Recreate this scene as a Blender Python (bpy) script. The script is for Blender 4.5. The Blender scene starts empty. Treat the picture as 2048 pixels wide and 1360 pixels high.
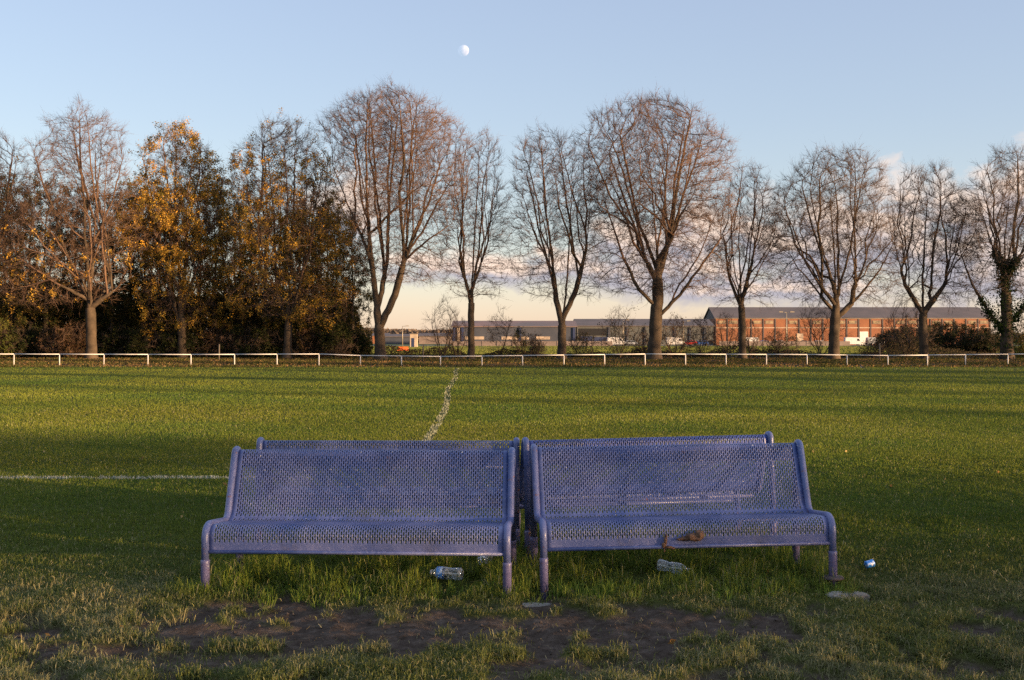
import bpy, math, random
import numpy as np
from mathutils import Vector, Matrix

random.seed(7)
rng = np.random.default_rng(11)
scene = bpy.context.scene
C = scene.collection
F = 2251.0          # focal length of the photograph in its own pixels
H = 1.57            # eye height
SUN_AZ = math.radians(118)   # clockwise from the viewing direction (+Y)
SUN_EL = math.radians(5.0)
SDIR = np.array([math.sin(SUN_AZ), math.cos(SUN_AZ)])      # horizontal direction towards the sun
NDIR = np.array([-SDIR[1], SDIR[0]])                        # across the light

def wx(px, d): return (px - 1024.0) * d / F
def wz(py, d): return H + (680.0 - py) * d / F

# ------------------------------------------------------------------ noise
def _hash(ix, iy, seed):
    h = (ix.astype(np.int64) * 374761393 + iy.astype(np.int64) * 668265263 + seed * 974711) & 0xFFFFFFFF
    h = ((h ^ (h >> 13)) * 1274126177) & 0xFFFFFFFF
    return ((h ^ (h >> 16)) & 0xFFFF) / 65535.0
def vnoise(x, y, seed=0):
    ix = np.floor(x); iy = np.floor(y); fx = x - ix; fy = y - iy
    fx = fx * fx * (3 - 2 * fx); fy = fy * fy * (3 - 2 * fy)
    a = _hash(ix, iy, seed); b = _hash(ix + 1, iy, seed)
    c = _hash(ix, iy + 1, seed); d = _hash(ix + 1, iy + 1, seed)
    return (a * (1 - fx) + b * fx) * (1 - fy) + (c * (1 - fx) + d * fx) * fy
def fbm(x, y, s=1.0, o=4, seed=0):
    r = 0; a = 0.5; t = 0
    for k in range(o):
        r = r + a * vnoise(x * s, y * s, seed + k * 17); t += a; a *= 0.5; s *= 2.03
    return r / t
def sstep(a, b, x):
    t = np.clip((x - a) / (b - a), 0, 1); return t * t * (3 - 2 * t)

# ------------------------------------------------------------------ materials
def nt(name):
    m = bpy.data.materials.new(name); m.use_nodes = True
    t = m.node_tree; t.nodes.clear()
    o = t.nodes.new('ShaderNodeOutputMaterial')
    return m, t, o
def N(t, typ, **kw):
    n = t.nodes.new(typ)
    for k, v in kw.items():
        if k.startswith('i_'): n.inputs[k[2:].replace('_', ' ')].default_value = v
        else: setattr(n, k, v)
    return n
def math_(t, op, a, b=None, c=None, clamp=False):
    n = t.nodes.new('ShaderNodeMath'); n.operation = op; n.use_clamp = clamp
    for i, v in enumerate((a, b, c)):
        if v is None: continue
        if isinstance(v, (int, float)): n.inputs[i].default_value = v
        else: t.links.new(v, n.inputs[i])
    return n.outputs[0]
def mixc(t, fac, a, b):
    n = t.nodes.new('ShaderNodeMix'); n.data_type = 'RGBA'
    for s, v in ((0, fac), (6, a), (7, b)):
        if isinstance(v, (int, float)): n.inputs[s].default_value = v
        elif isinstance(v, tuple): n.inputs[s].default_value = (*v, 1)[:4]
        else: t.links.new(v, n.inputs[s])
    return n.outputs[2]
def noise(t, scale, detail=4, rough=0.6, vec=None, dist=0.0):
    n = t.nodes.new('ShaderNodeTexNoise'); n.inputs['Scale'].default_value = scale
    n.inputs['Detail'].default_value = detail; n.inputs['Roughness'].default_value = rough
    n.inputs['Distortion'].default_value = dist
    if vec is None:
        vec = t.nodes.new('ShaderNodeTexCoord').outputs['Object']
    t.links.new(vec, n.inputs['Vector'])
    return n.outputs[0]
def ramp(t, fac, stops):
    n = t.nodes.new('ShaderNodeValToRGB'); e = n.color_ramp.elements
    while len(e) < len(stops): e.new(0.5)
    for i, (p, c) in enumerate(stops):
        e[i].position = p; e[i].color = (*c, 1) if len(c) == 3 else c
    t.links.new(fac, n.inputs[0]); return n.outputs[0]
def mat(name, c1, c2=None, scale=5.0, rough=0.7, metal=0.0, bump=0.0, bscale=None, spec=0.5, lo=0.35, hi=0.65):
    m, t, o = nt(name)
    p = N(t, 'ShaderNodeBsdfPrincipled'); p.inputs['Roughness'].default_value = rough
    p.inputs['Metallic'].default_value = metal; p.inputs['Specular IOR Level'].default_value = spec
    if c2 is None: c2 = tuple(v * 0.8 for v in c1)
    f = noise(t, scale)
    t.links.new(ramp(t, f, [(lo, c1), (hi, c2)]), p.inputs['Base Color'])
    if bump:
        b = N(t, 'ShaderNodeBump'); b.inputs['Strength'].default_value = bump; b.inputs['Distance'].default_value = 0.02
        t.links.new(noise(t, bscale or scale * 4), b.inputs['Height']); t.links.new(b.outputs[0], p.inputs['Normal'])
    t.links.new(p.outputs[0], o.inputs[0]); return m

def attr_leaf(name, transl=0.35, gloss=0.0):
    """colour from the mesh attribute 'col', diffuse plus light passing through"""
    m, t, o = nt(name)
    a = N(t, 'ShaderNodeAttribute', attribute_name='col')
    d = N(t, 'ShaderNodeBsdfDiffuse'); tr = N(t, 'ShaderNodeBsdfTranslucent')
    t.links.new(a.outputs['Color'], d.inputs['Color']); t.links.new(a.outputs['Color'], tr.inputs['Color'])
    mx = N(t, 'ShaderNodeMixShader'); mx.inputs[0].default_value = transl
    t.links.new(d.outputs[0], mx.inputs[1]); t.links.new(tr.outputs[0], mx.inputs[2])
    t.links.new(mx.outputs[0], o.inputs[0]); return m

M = {}
M['blade'] = attr_leaf('grass_blade', 0.3)
M['leaf'] = attr_leaf('autumn_leaf', 0.35)
M['bark'] = mat('bark', (0.036, 0.026, 0.017), (0.085, 0.060, 0.039), 1.3, 0.9, bump=0.8, bscale=9, spec=0.2)
M['twig'] = mat('twig_bark', (0.085, 0.052, 0.034), (0.145, 0.086, 0.055), 0.35, 0.85, spec=0.2)
M['twig_dark'] = mat('dark_twig_bark', (0.055, 0.038, 0.027), (0.10, 0.066, 0.045), 0.35, 0.85, spec=0.2)

# ------------------------------------------------------------------ mesh helpers
def link_mesh(name, me, m, parent=None):
    ob = bpy.data.objects.new(name, me); C.objects.link(ob)
    if m is not None and len(me.materials) == 0:
        for q in (m if isinstance(m, (list, tuple)) else [m]): me.materials.append(q)
    if parent is not None: ob.parent = parent
    return ob
def np_mesh(name, V, faces_list, smooth=True, cols=None, attr=None):
    """faces_list: list of int arrays (n,k), k may differ between arrays"""
    me = bpy.data.meshes.new(name)
    V = np.ascontiguousarray(V, dtype=np.float32)
    me.vertices.add(len(V)); me.vertices.foreach_set('co', V.ravel())
    faces_list = [np.asarray(f) for f in faces_list if len(f)]
    nl = sum(f.size for f in faces_list); nf = sum(len(f) for f in faces_list)
    me.loops.add(nl); me.polygons.add(nf)
    me.loops.foreach_set('vertex_index', np.concatenate([f.ravel() for f in faces_list]).astype(np.int32))
    starts = []; tot = []; s = 0
    for f in faces_list:
        k = f.shape[1]; starts.append(s + np.arange(len(f)) * k); tot.append(np.full(len(f), k)); s += f.size
    me.polygons.foreach_set('loop_start', np.concatenate(starts).astype(np.int32))
    me.polygons.foreach_set('loop_total', np.concatenate(tot).astype(np.int32))
    me.polygons.foreach_set('use_smooth', np.full(nf, smooth, dtype=bool))
    me.update(calc_edges=True)
    if cols is not None:
        a = me.color_attributes.new('col', 'FLOAT_COLOR', 'POINT')
        c4 = np.ones((len(V), 4), dtype=np.float32); c4[:, :3] = cols
        a.data.foreach_set('color', c4.ravel())
    if attr:
        for k, v in attr.items():
            a = me.attributes.new(k, 'FLOAT', 'POINT'); a.data.foreach_set('value', np.asarray(v, dtype=np.float32))
    return me

class MB:
    """collects simple shapes into one mesh"""
    def __init__(s): s.v = []; s.f = []; s.sm = []
    def add(s, vs, fs, smooth=False):
        o = len(s.v); s.v += [tuple(p) for p in vs]; s.f += [tuple(i + o for i in f) for f in fs]; s.sm += [smooth] * len(fs)
    def box(s, x0, y0, z0, x1, y1, z1, mtx=None):
        vs = [(x0,y0,z0),(x1,y0,z0),(x1,y1,z0),(x0,y1,z0),(x0,y0,z1),(x1,y0,z1),(x1,y1,z1),(x0,y1,z1)]
        if mtx is not None: vs = [mtx @ Vector(p) for p in vs]
        s.add(vs, [(0,3,2,1),(4,5,6,7),(0,1,5,4),(1,2,6,5),(2,3,7,6),(3,0,4,7)]); return s
    def tube(s, pts, r, n=12, caps=True):
        pts = [Vector(p) for p in pts]; rs = r if isinstance(r, (list, tuple)) else [r] * len(pts)
        vs = []; fs = []; ref = None
        for i, p in enumerate(pts):
            d = (pts[min(i + 1, len(pts) - 1)] - pts[max(i - 1, 0)]).normalized()
            if ref is None: ref = Vector((1, 0, 0)) if abs(d.x) < 0.9 else Vector((0, 1, 0))
            u = (ref - d * ref.dot(d)).normalized(); w = d.cross(u); ref = u
            for k in range(n):
                a = 2 * math.pi * k / n
                vs.append(p + (u * math.cos(a) + w * math.sin(a)) * rs[i])
        for i in range(len(pts) - 1):
            for k in range(n):
                a = i * n + k; b = i * n + (k + 1) % n
                fs.append((a, b, b + n, a + n))
        if caps:
            fs.append(tuple(range(n - 1, -1, -1))); q = (len(pts) - 1) * n; fs.append(tuple(range(q, q + n)))
        s.add(vs, fs, True); return s
    def lathe(s, prof, n=20, mtx=None, smooth=True):
        vs = []; fs = []
        for r, z in prof:
            for k in range(n):
                a = 2 * math.pi * k / n; p = Vector((r * math.cos(a), r * math.sin(a), z))
                vs.append(mtx @ p if mtx is not None else p)
        for i in range(len(prof) - 1):
            for k in range(n):
                a = i * n + k; b = i * n + (k + 1) % n
                fs.append((a, b, b + n, a + n))
        s.add(vs, fs, smooth); return s
    def prism(s, poly, y0, y1):
        n = len(poly); vs = [(x, y0, z) for x, z in poly] + [(x, y1, z) for x, z in poly]
        fs = [tuple(range(n)), tuple(range(2 * n - 1, n - 1, -1))]
        for i in range(n):
            j = (i + 1) % n; fs.append((j, i, i + n, j + n))
        s.add(vs, fs); return s
    def build(s, name, m, parent=None, bevel=0):
        me = bpy.data.meshes.new(name); me.from_pydata([tuple(v) for v in s.v], [], s.f); me.update()
        me.polygons.foreach_set('use_smooth', s.sm)
        ob = link_mesh(name, me, m, parent)
        if bevel:
            b = ob.modifiers.new('bevel', 'BEVEL'); b.width = bevel; b.segments = 2; b.limit_method = 'ANGLE'
        return ob
def tag(o, label=None, cat=None, group=None, kind=None):
    for k, v in (('label', label), ('category', cat), ('group', group), ('kind', kind)):
        if v: o[k] = v
    return o
def empty(name, loc, rz=0.0, label=None, cat=None, group=None):
    o = bpy.data.objects.new(name, None); C.objects.link(o); o.location = loc; o.rotation_euler = (0, 0, rz)
    o.empty_display_size = 0.2
    return tag(o, label, cat, group)
def copy_tree(o, parent=None):
    c = o.copy(); C.objects.link(c); c.parent = parent
    for ch in list(o.children): copy_tree(ch, c)
    return c

# ------------------------------------------------------------------ ground
def mud_amount(x, y):
    n = fbm(x, y, 1.5, 4, 3); n2 = fbm(x, y, 5.5, 3, 9)
    e = 1 - np.sqrt(((x - 0.35) / 2.7) ** 2 + ((y - 6.30) / 0.62) ** 2)
    main = sstep(-0.15, 0.40, e + (n - 0.5) * 1.6 + (n2 - 0.5) * 2.2)
    near = sstep(0.50, 0.60, n * 0.35 + n2 * 0.65 + 0.035 - 0.05 * np.clip(np.abs(x) - 1.6, 0, 4)) * sstep(7.0, 6.3, y)
    left = sstep(0.0, 0.5, 1 - np.sqrt(((x + 1.6) / 0.9) ** 2 + ((y - 5.6) / 0.25) ** 2) + (n2 - 0.5) * 1.6)
    return np.clip(np.maximum(np.maximum(main, near * 0.9), left * 0.9), 0, 1) * sstep(7.3, 6.9, y)
def gz(x, y):
    w = sstep(3.2, 4.2, y) * sstep(17, 14, y) * sstep(11.5, 9.5, np.abs(x))
    z = (fbm(x, y, 0.8, 3, 21) - 0.5) * 0.05 + (fbm(x, y, 7.0, 4, 5) - 0.5) * 0.05 * (0.5 + mud_amount(x, y)) - 0.03 * mud_amount(x, y)
    return z * w
def axis(parts):
    out = []
    for a, b, st in parts:
        n = max(1, int(round((b - a) / st))); out += list(a + (b - a) * np.arange(n) / n)
    out.append(parts[-1][1]); return np.array(out)
gx = axis([(-4000, -400, 400), (-400, -40, 20), (-40, -12, 2), (-12, -4.0, 0.12), (-4.0, 4.0, 0.035), (4.0, 12, 0.12), (12, 40, 2), (40, 400, 20), (400, 4000, 400)])
gy = axis([(-1200, -40, 60), (-40, 0, 4), (0, 3, 0.5), (3, 4.8, 0.1), (4.8, 8.2, 0.035), (8.2, 17, 0.12), (17, 60, 1.0), (60, 400, 10), (400, 6000, 400)])
X, Y = np.meshgrid(gx, gy); Xf = X.ravel(); Yf = Y.ravel()
Z = gz(Xf, Yf)
nx, ny = len(gx), len(gy)
ii = (np.arange(ny - 1)[:, None] * nx + np.arange(nx - 1)[None, :]).ravel()
Fq = np.stack([ii, ii + 1, ii + nx + 1, ii + nx], 1)
mud = mud_amount(Xf, Yf)
gme = np_mesh('ground', np.stack([Xf, Yf, Z], 1), [Fq], True, attr={'mud': mud})
m, t, o = nt('earth_and_turf')
tc = N(t, 'ShaderNodeTexCoord'); P = tc.outputs['Object']
sx = N(t, 'ShaderNodeSeparateXYZ'); t.links.new(P, sx.inputs[0])
grassc = ramp(t, noise(t, 3.0, 6, 0.7, P), [(0.3, (0.038, 0.046, 0.011)), (0.7, (0.085, 0.092, 0.020))])
fieldc = ramp(t, noise(t, 0.05, 6, 0.6, P), [(0.3, (0.10, 0.115, 0.035)), (0.7, (0.16, 0.16, 0.055))])
litter = ramp(t, noise(t, 1.2, 6, 0.75, P), [(0.35, (0.035, 0.024, 0.014)), (0.55, (0.06, 0.042, 0.022)), (0.7, (0.035, 0.042, 0.014))])
mudc = ramp(t, noise(t, 14, 8, 0.7, P), [(0.3, (0.034, 0.023, 0.016)), (0.52, (0.080, 0.058, 0.043)), (0.72, (0.14, 0.106, 0.082))])
wob = math_(t, 'MULTIPLY', math_(t, 'SUBTRACT', noise(t, 0.15, 3, 0.5, P), 0.5), 4.0)
yy = math_(t, 'ADD', sx.outputs[1], wob)
s1 = math_(t, 'MULTIPLY', math_(t, 'SUBTRACT', yy, 65.0), 1.0, clamp=True)
s2 = math_(t, 'MULTIPLY', math_(t, 'SUBTRACT', yy, 108.0), 0.2, clamp=True)
c = mixc(t, s1, grassc, litter); c = mixc(t, s2, c, fieldc)
ma = N(t, 'ShaderNodeAttribute', attribute_name='mud')
c = mixc(t, ma.outputs['Fac'], c, mudc)
p = N(t, 'ShaderNodeBsdfPrincipled'); p.inputs['Roughness'].default_value = 0.95; p.inputs['Specular IOR Level'].default_value = 0.05
t.links.new(c, p.inputs['Base Color'])
b = N(t, 'ShaderNodeBump'); b.inputs['Strength'].default_value = 0.9; b.inputs['Distance'].default_value = 0.025
t.links.new(noise(t, 22, 8, 0.7, P), b.inputs['Height']); t.links.new(b.outputs[0], p.inputs['Normal'])
t.links.new(p.outputs[0], o.inputs[0]); M['ground'] = m
tag(link_mesh('ground', gme, m), kind='structure')

# ------------------------------------------------------------------ grass
def blades(name, x, y, h, w, col, lean=0.45, seg2=True, z=None, la=None, jit=None):
    n = len(x); z0 = gz(x, y) if z is None else z
    yaw = rng.uniform(0, 2 * math.pi, n); la = rng.uniform(0, 2 * math.pi, n) if la is None else la
    ln = np.abs(rng.normal(0, lean, n)).clip(0, 1.5) if jit is None else rng.normal(lean, jit, n).clip(0, 1.45)
    cx, sx_ = np.cos(yaw) * w / 2, np.sin(yaw) * w / 2
    dx = np.cos(la) * np.sin(ln) * h; dy = np.sin(la) * np.sin(ln) * h; dz = np.cos(ln) * h
    B = np.stack([x, y, z0 - 0.004], 1); W = np.stack([cx, sx_, np.zeros(n)], 1)
    T = np.stack([dx, dy, dz], 1)
    if seg2:
        mid = B + T * np.array([0.32, 0.32, 0.70]) + np.stack([np.zeros(n), np.zeros(n), np.hypot(dx, dy) * 0.22], 1); tip = B + T
        V = np.stack([B - W, B + W, mid - W * 0.8, mid + W * 0.8, tip], 1).reshape(-1, 3)
        i = np.arange(n) * 5
        fs = [np.stack([i, i + 1, i + 3, i + 2], 1), np.stack([i + 2, i + 3, i + 4], 1)]; k = 5
    else:
        V = np.stack([B - W, B + W, B + T], 1).reshape(-1, 3); i = np.arange(n) * 3
        fs = [np.stack([i, i + 1, i + 2], 1)]; k = 3
    return np_mesh(name, V, fs, False, cols=np.repeat(col, k, axis=0))
def screen_points(v0, v1, per_px, margin=1.12):
    """ground points with an even density as seen from eye height: thinner with distance"""
    n = int((v1 - v0) / 2 * 1024 * margin * per_px)
    v = rng.uniform(v0, v1, n); d = F * H / v
    return rng.uniform(-1024, 1024, n) * margin * d / F, d
def lerp(a, b, f): return a * (1 - f)[:, None] + b * f[:, None]
G1 = np.array([0.058, 0.103, 0.020]); G2 = np.array([0.165, 0.178, 0.028]); ST = np.array([0.36, 0.32, 0.16]); OL = np.array([0.15, 0.155, 0.07])
# line geometry (x offset of halfway line at depth y)
def halfway_x(y): return -1.27 - (y - 17.7) * 0.0388 + 0.06 * np.sin(y * 0.30)
def line_mask(x, y):
    f = fbm(x, y, 3.0, 3, 77)
    a = (np.abs(x - halfway_x(y)) < 0.065 + 0.05 * (f - 0.5) + 0.0006 * y) & (y > 12.6) & (y < 62) & (fbm(x, y, 0.9, 2, 71) > 0.26)
    yt = 12.72 + 0.03 * np.sin(x * 0.9)
    b2 = (np.abs(y - yt) < 0.075) & (x < -2.6 + 0.5 * f) & (x > -9) & (f > 0.36)
    c2 = (np.abs(y - 60.6) < 0.35) & (x > 4) & (f > 0.5)
    return a, b2, c2
line_parts = [[], [], []]
def under_bench(x, y):
    return sstep(-2.3, -1.9, x) * sstep(2.35, 2.0, x) * sstep(6.70, 7.05, y + 0.25 * (fbm(x, y, 3, 3, 4) - .5)) * sstep(9.3, 8.6, y)
def do_grass(name, v0, v1, per_px, seg2, wpx):
    x, y = screen_points(v0, v1, per_px)
    x2, y2 = screen_points(v0, v1, per_px * 0.45, 2.1); q = np.abs(x2) * F / y2 > 1024 * 1.12
    side = np.concatenate([np.zeros(len(x)), np.ones(q.sum())]); x = np.concatenate([x, x2[q]]); y = np.concatenate([y, y2[q]])
    if seg2:
        x3, y3 = screen_points(v0, 430, per_px * 1.2); q = rng.random(len(x3)) < sstep(8.2, 13.5, y3)
        x = np.concatenate([x, x3[q]]); y = np.concatenate([y, y3[q]]); side = np.concatenate([side, np.zeros(q.sum())])
    mu = mud_amount(x, y) if v1 > 470 else np.zeros(len(x))
    cl = fbm(x, y, 4.5, 3, 31); big = fbm(x, y, 0.35, 3, 32); cl2 = fbm(x, y, 1.4, 3, 36)
    if v1 > 470:
        dens = 1 - mu * 1.02
        sparse = sstep(7.4, 6.2, y)
        dens = dens * (1 - sparse * (1 - sstep(0.40, 0.58, cl)) * 0.75)
        keep = rng.uniform(0, 1, len(x)) < dens + 0.015
        x, y, mu, cl, big, cl2, side = [q[keep] for q in (x, y, mu, cl, big, cl2, side)]
    n = len(x); ub = under_bench(x, y)
    h = rng.uniform(0.6, 1.25, n) * (0.032 + 0.05 * np.clip(cl - 0.35, 0, 1) * sstep(20, 6, y))
    h *= 1 + 0.35 * sstep(7.2, 5.2, y)
    h = h * (1 - ub) + ub * rng.uniform(0.03, 0.12, n) * (0.2 + 1.7 * sstep(0.3, 0.7, fbm(x, y, 7.0, 2, 48)))
    for bx, by in ((-.35, 7.12), (.93, 7.42), (-.18, 7.75)):
        h = h * (1 - 0.72 * sstep(.26, .12, np.hypot(x - bx, (y - by) * .8)))
    h = h * (1 + 0.4 * sstep(14, 30, y))
    w = np.maximum(rng.uniform(0.0030, 0.0058, n), (wpx + 0.55 * (wpx == 0) * sstep(7.5, 14.5, y)) * y / 1125.0) * (1 + 0.6 * side)
    f = np.clip(rng.normal(0.5, 0.28, n) * sstep(60, 10, y) + 0.55 * (1 - sstep(60, 10, y)) + (big - 0.5) * 1.2, 0, 1)
    col = lerp(G1, G2, f)
    dry = np.clip((cl2 - 0.46) * 2.8 + 0.42, 0, 1) * sstep(8.6, 6.2, y + 0.9 * (np.abs(x) < 2.2)) * (1 - ub * 0.85)
    dry = np.maximum(dry, (0.06 + 0.10 * sstep(11, 6, y) + 0.35 * np.clip(big - 0.5, 0, 1)) * sstep(45, 14, y))
    isdry = rng.uniform(0, 1, n) < dry * 0.75
    sc = lerp(OL, ST, rng.uniform(0, 1, n))
    col[isdry] = sc[isdry]
    vr = 0.25 * sstep(30, 8, y) + 0.07
    col = col * (1 + rng.uniform(-1, 1, n) * vr)[:, None] * (0.70 + 0.6 * fbm(x * .6, y, 0.55, 4, 90))[:, None]
    wn = (0.40 * sstep(9.5, 6.5, y) * (1 - ub))[:, None]; col = col * (1 - wn) + np.array([0.135, 0.125, 0.066]) * wn
    col = col * (1 + 0.30 * ub[:, None] * (1 - isdry[:, None]))
    masks = line_mask(x, y); anyl = masks[0] | masks[1] | masks[2]
    for k in range(3):
        q = masks[k] & (rng.uniform(0, 1, n) < (0.34, 0.7, 0.25)[k])
        if q.any(): line_parts[k].append((x[q], y[q], h[q] * 1.05, w[q]))
        anyl = anyl | q
    q = ~anyl
    me = blades(name, x[q], y[q], h[q], w[q], col[q], 0.95 if seg2 else 0.5, seg2, jit=0.42 if seg2 else None)
    return tag(link_mesh(name, me, M['blade']), 'green and straw coloured turf growing over the pitch, thin beside the mud' if v1 > 470 else
               'short green pitch turf stretching away to the white rail', 'grass', kind='stuff')
do_grass('grass', 240, 760, 1.9, True, 0.0)
do_grass('grass', 51.5, 240, 5.5, False, 0.62)
def line_obj(k, name, colw):
    if not line_parts[k]: return
    x, y, h, w = [np.concatenate([q[i] for q in line_parts[k]]) for i in range(4)]
    col = np.tile(np.array(colw), (len(x), 1)) * rng.uniform(0.45, 1.1, len(x))[:, None]
    tag(link_mesh(name, blades(name, x, y, h, w, col, 0.5, True), M['blade']), kind='structure')
line_obj(0, 'halfway_line', (0.33, 0.34, 0.23))
line_obj(1, 'touchline', (0.50, 0.52, 0.45))
line_obj(2, 'far_touchline', (0.22, 0.24, 0.14))

# straw coloured tufts, bright tall tufts and rough verge under the trees
def tufts(name, cx, cy, n, rad, h, w, ca, cb, label, lean=0.6):
    k = len(cx); ox = rng.normal(0, 1, k * n) * np.repeat(rad, n); oy = rng.normal(0, 1, k * n) * np.repeat(rad, n); x = np.repeat(cx, n) + ox; y = np.repeat(cy, n) + oy; la = np.arctan2(oy, ox) + rng.normal(0, .5, k * n)
    col = lerp(np.array(ca), np.array(cb), rng.uniform(0, 1, k * n)) * rng.uniform(0.7, 1.2, k * n)[:, None]
    hh = np.repeat(h, n) * rng.uniform(0.5, 1.2, k * n)
    q = ~((np.abs(x) < 2.4) & (y > 7.0) & (y < 8.3) & (hh > 0.2))
    me = blades(name, x[q], y[q], hh[q], w * rng.uniform(0.7, 1.3, q.sum()), col[q], lean, la=la[q], jit=.32)
    return tag(link_mesh(name, me, M['blade']), label, 'grass', kind='stuff')
k = 800; cx = rng.uniform(-3.4, 3.4, k); cy = rng.uniform(5.1, 7.1, k)
keep = (mud_amount(cx, cy) < 0.75); cx, cy = cx[keep], cy[keep]
tufts('dry_grass', cx, cy, 16, np.full(len(cx), 0.022), rng.uniform(0.03, 0.07, len(cx)), 0.0040, (0.18, 0.18, 0.05), (0.44, 0.38, 0.17),
      'straw coloured tufts of dry grass around the mud', 1.0)
k = 70; cx = -2.9 + rng.normal(0, 0.8, k); cy = 6.5 + rng.normal(0, 0.4, k)
tufts('dry_grass', cx, cy, 26, np.full(k, 0.035), rng.uniform(0.05, 0.10, k), 0.0042, (0.20, 0.18, 0.07), (0.48, 0.39, 0.18),
      'tall dry grass clumps left of the benches', 1.0)
k = 130; cx = rng.uniform(-2.0, 2.1, k); cy = 6.98 + rng.normal(0, 0.09, k)
tufts('tall_grass', cx, cy, 22, np.full(k, 0.03), rng.uniform(0.05, 0.115, k), 0.0046, (0.09, 0.16, 0.02), (0.24, 0.28, 0.06),
      'bright tall grass tufts along the front legs of the benches', 0.6)
k = 900; cx = rng.uniform(-42, 42, k); cy = rng.uniform(64.5, 97, k)
keep = np.abs(cx) < cy * 0.5; cx, cy = cx[keep], cy[keep]
tufts('rough_grass', cx, cy, 60, np.full(len(cx), 0.45), rng.uniform(0.05, 0.2, len(cx)), 0.05, (0.045, 0.05, 0.015), (0.10, 0.09, 0.03),
      'rough dark grass on the bank behind the white rail', 0.6)
k = 9000; x = rng.uniform(-4.5, 4.5, k); y = rng.uniform(5.1, 9.5, k); q = rng.random(k) < (1 - 0.85 * mud_amount(x, y)) * sstep(9.5, 6.0, y) * (1 - under_bench(x, y)); x, y = x[q], y[q]; k = len(x)
me = blades('straw', x, y, rng.uniform(0.03, 0.075, k), rng.uniform(.002, .0035, k), lerp(np.array([0.26, 0.21, 0.10]), np.array([0.55, 0.47, 0.25]), rng.random(k)), 1.38, jit=.08, z=gz(x, y) + rng.uniform(0.004, 0.03, k))
tag(link_mesh('straw', me, M['blade']), 'flattened dead straw lying in the near turf', 'straw', kind='stuff')
# leaf litter on the verge
def leaf_cards(P0, size, col, up=0.0):
    n = len(P0); a = rng.normal(0, 1, (n, 3)); a /= np.linalg.norm(a, axis=1)[:, None]
    b = rng.normal(0, 1, (n, 3)); b -= (b * a).sum(1)[:, None] * a; b /= np.linalg.norm(b, axis=1)[:, None]
    s = (size * rng.uniform(0.40, 1.25, n))[:, None]
    V = np.stack([P0 - a * s * .5, P0 + b * s * .33, P0 + a * s * .5, P0 - b * s * .33], 1).reshape(-1, 3)
    i = np.arange(n) * 4
    return V, np.stack([i, i + 1, i + 2, i + 3], 1), np.repeat(col, 4, axis=0)
n = 26000; ly = 64.3 + rng.random(n) ** 1.0 * 32; lx = rng.uniform(-0.5, 0.5, n) * ly
col = lerp(np.array([0.10, 0.06, 0.03]), np.array([0.24, 0.15, 0.06]), rng.random(n))
V, f, cc = leaf_cards(np.stack([lx, ly, rng.uniform(0.01, 0.09, n)], 1), np.full(n, 0.11), col)
tag(link_mesh('leaf_litter', np_mesh('leaf_litter', V, [f], False, cols=cc), M['leaf']), 'brown fallen leaves littering the bank under the trees', 'leaves', kind='stuff')
# a few fallen leaves on the near turf
n = 60; lx = rng.uniform(-7, 7, n); ly = rng.uniform(5.2, 16, n)
col = lerp(np.array([0.20, 0.10, 0.03]), np.array([0.42, 0.32, 0.14]), rng.random(n))
V, f, cc = leaf_cards(np.stack([lx, ly, gz(lx, ly) + 0.035], 1), np.full(n, 0.05), col)
tag(link_mesh('fallen_leaves', np_mesh('fallen_leaves', V, [f], False, cols=cc), M['leaf']), 'small dead leaves dropped on the turf around the benches', 'leaves', kind='stuff')
# crumbs and clods of soil in the mud
n = 1500; lx = rng.normal(0.1, 1.6, n); ly = rng.normal(6.25, 0.42, n); q = mud_amount(lx, ly) > 0.45; lx, ly = lx[q], ly[q]; n = len(lx)
r = 0.003 + 0.010 * rng.random(n) ** 4
oc = np.array([(1,0,0),(-1,0,0),(0,1,0),(0,-1,0),(0,0,1),(0,0,-1)], float)
of = np.array([(0,2,4),(2,1,4),(1,3,4),(3,0,4),(2,0,5),(1,2,5),(3,1,5),(0,3,5)])
V = (np.stack([lx, ly, gz(lx, ly) + r * 0.3], 1)[:, None, :] + oc[None] * (r[:, None, None] * rng.uniform(0.5, 1.3, (n, 6, 1)))).reshape(-1, 3)
f = (np.arange(n)[:, None, None] * 6 + of[None]).reshape(-1, 3)
M['soil'] = mat('soil_crumbs', (0.045, 0.031, 0.022), (0.09, 0.065, 0.047), 30, 0.95)
tag(link_mesh('soil_crumbs', np_mesh('soil_crumbs', V, [f], False), M['soil']), 'loose crumbs of soil scattered over the bare mud', 'soil', kind='stuff')

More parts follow.
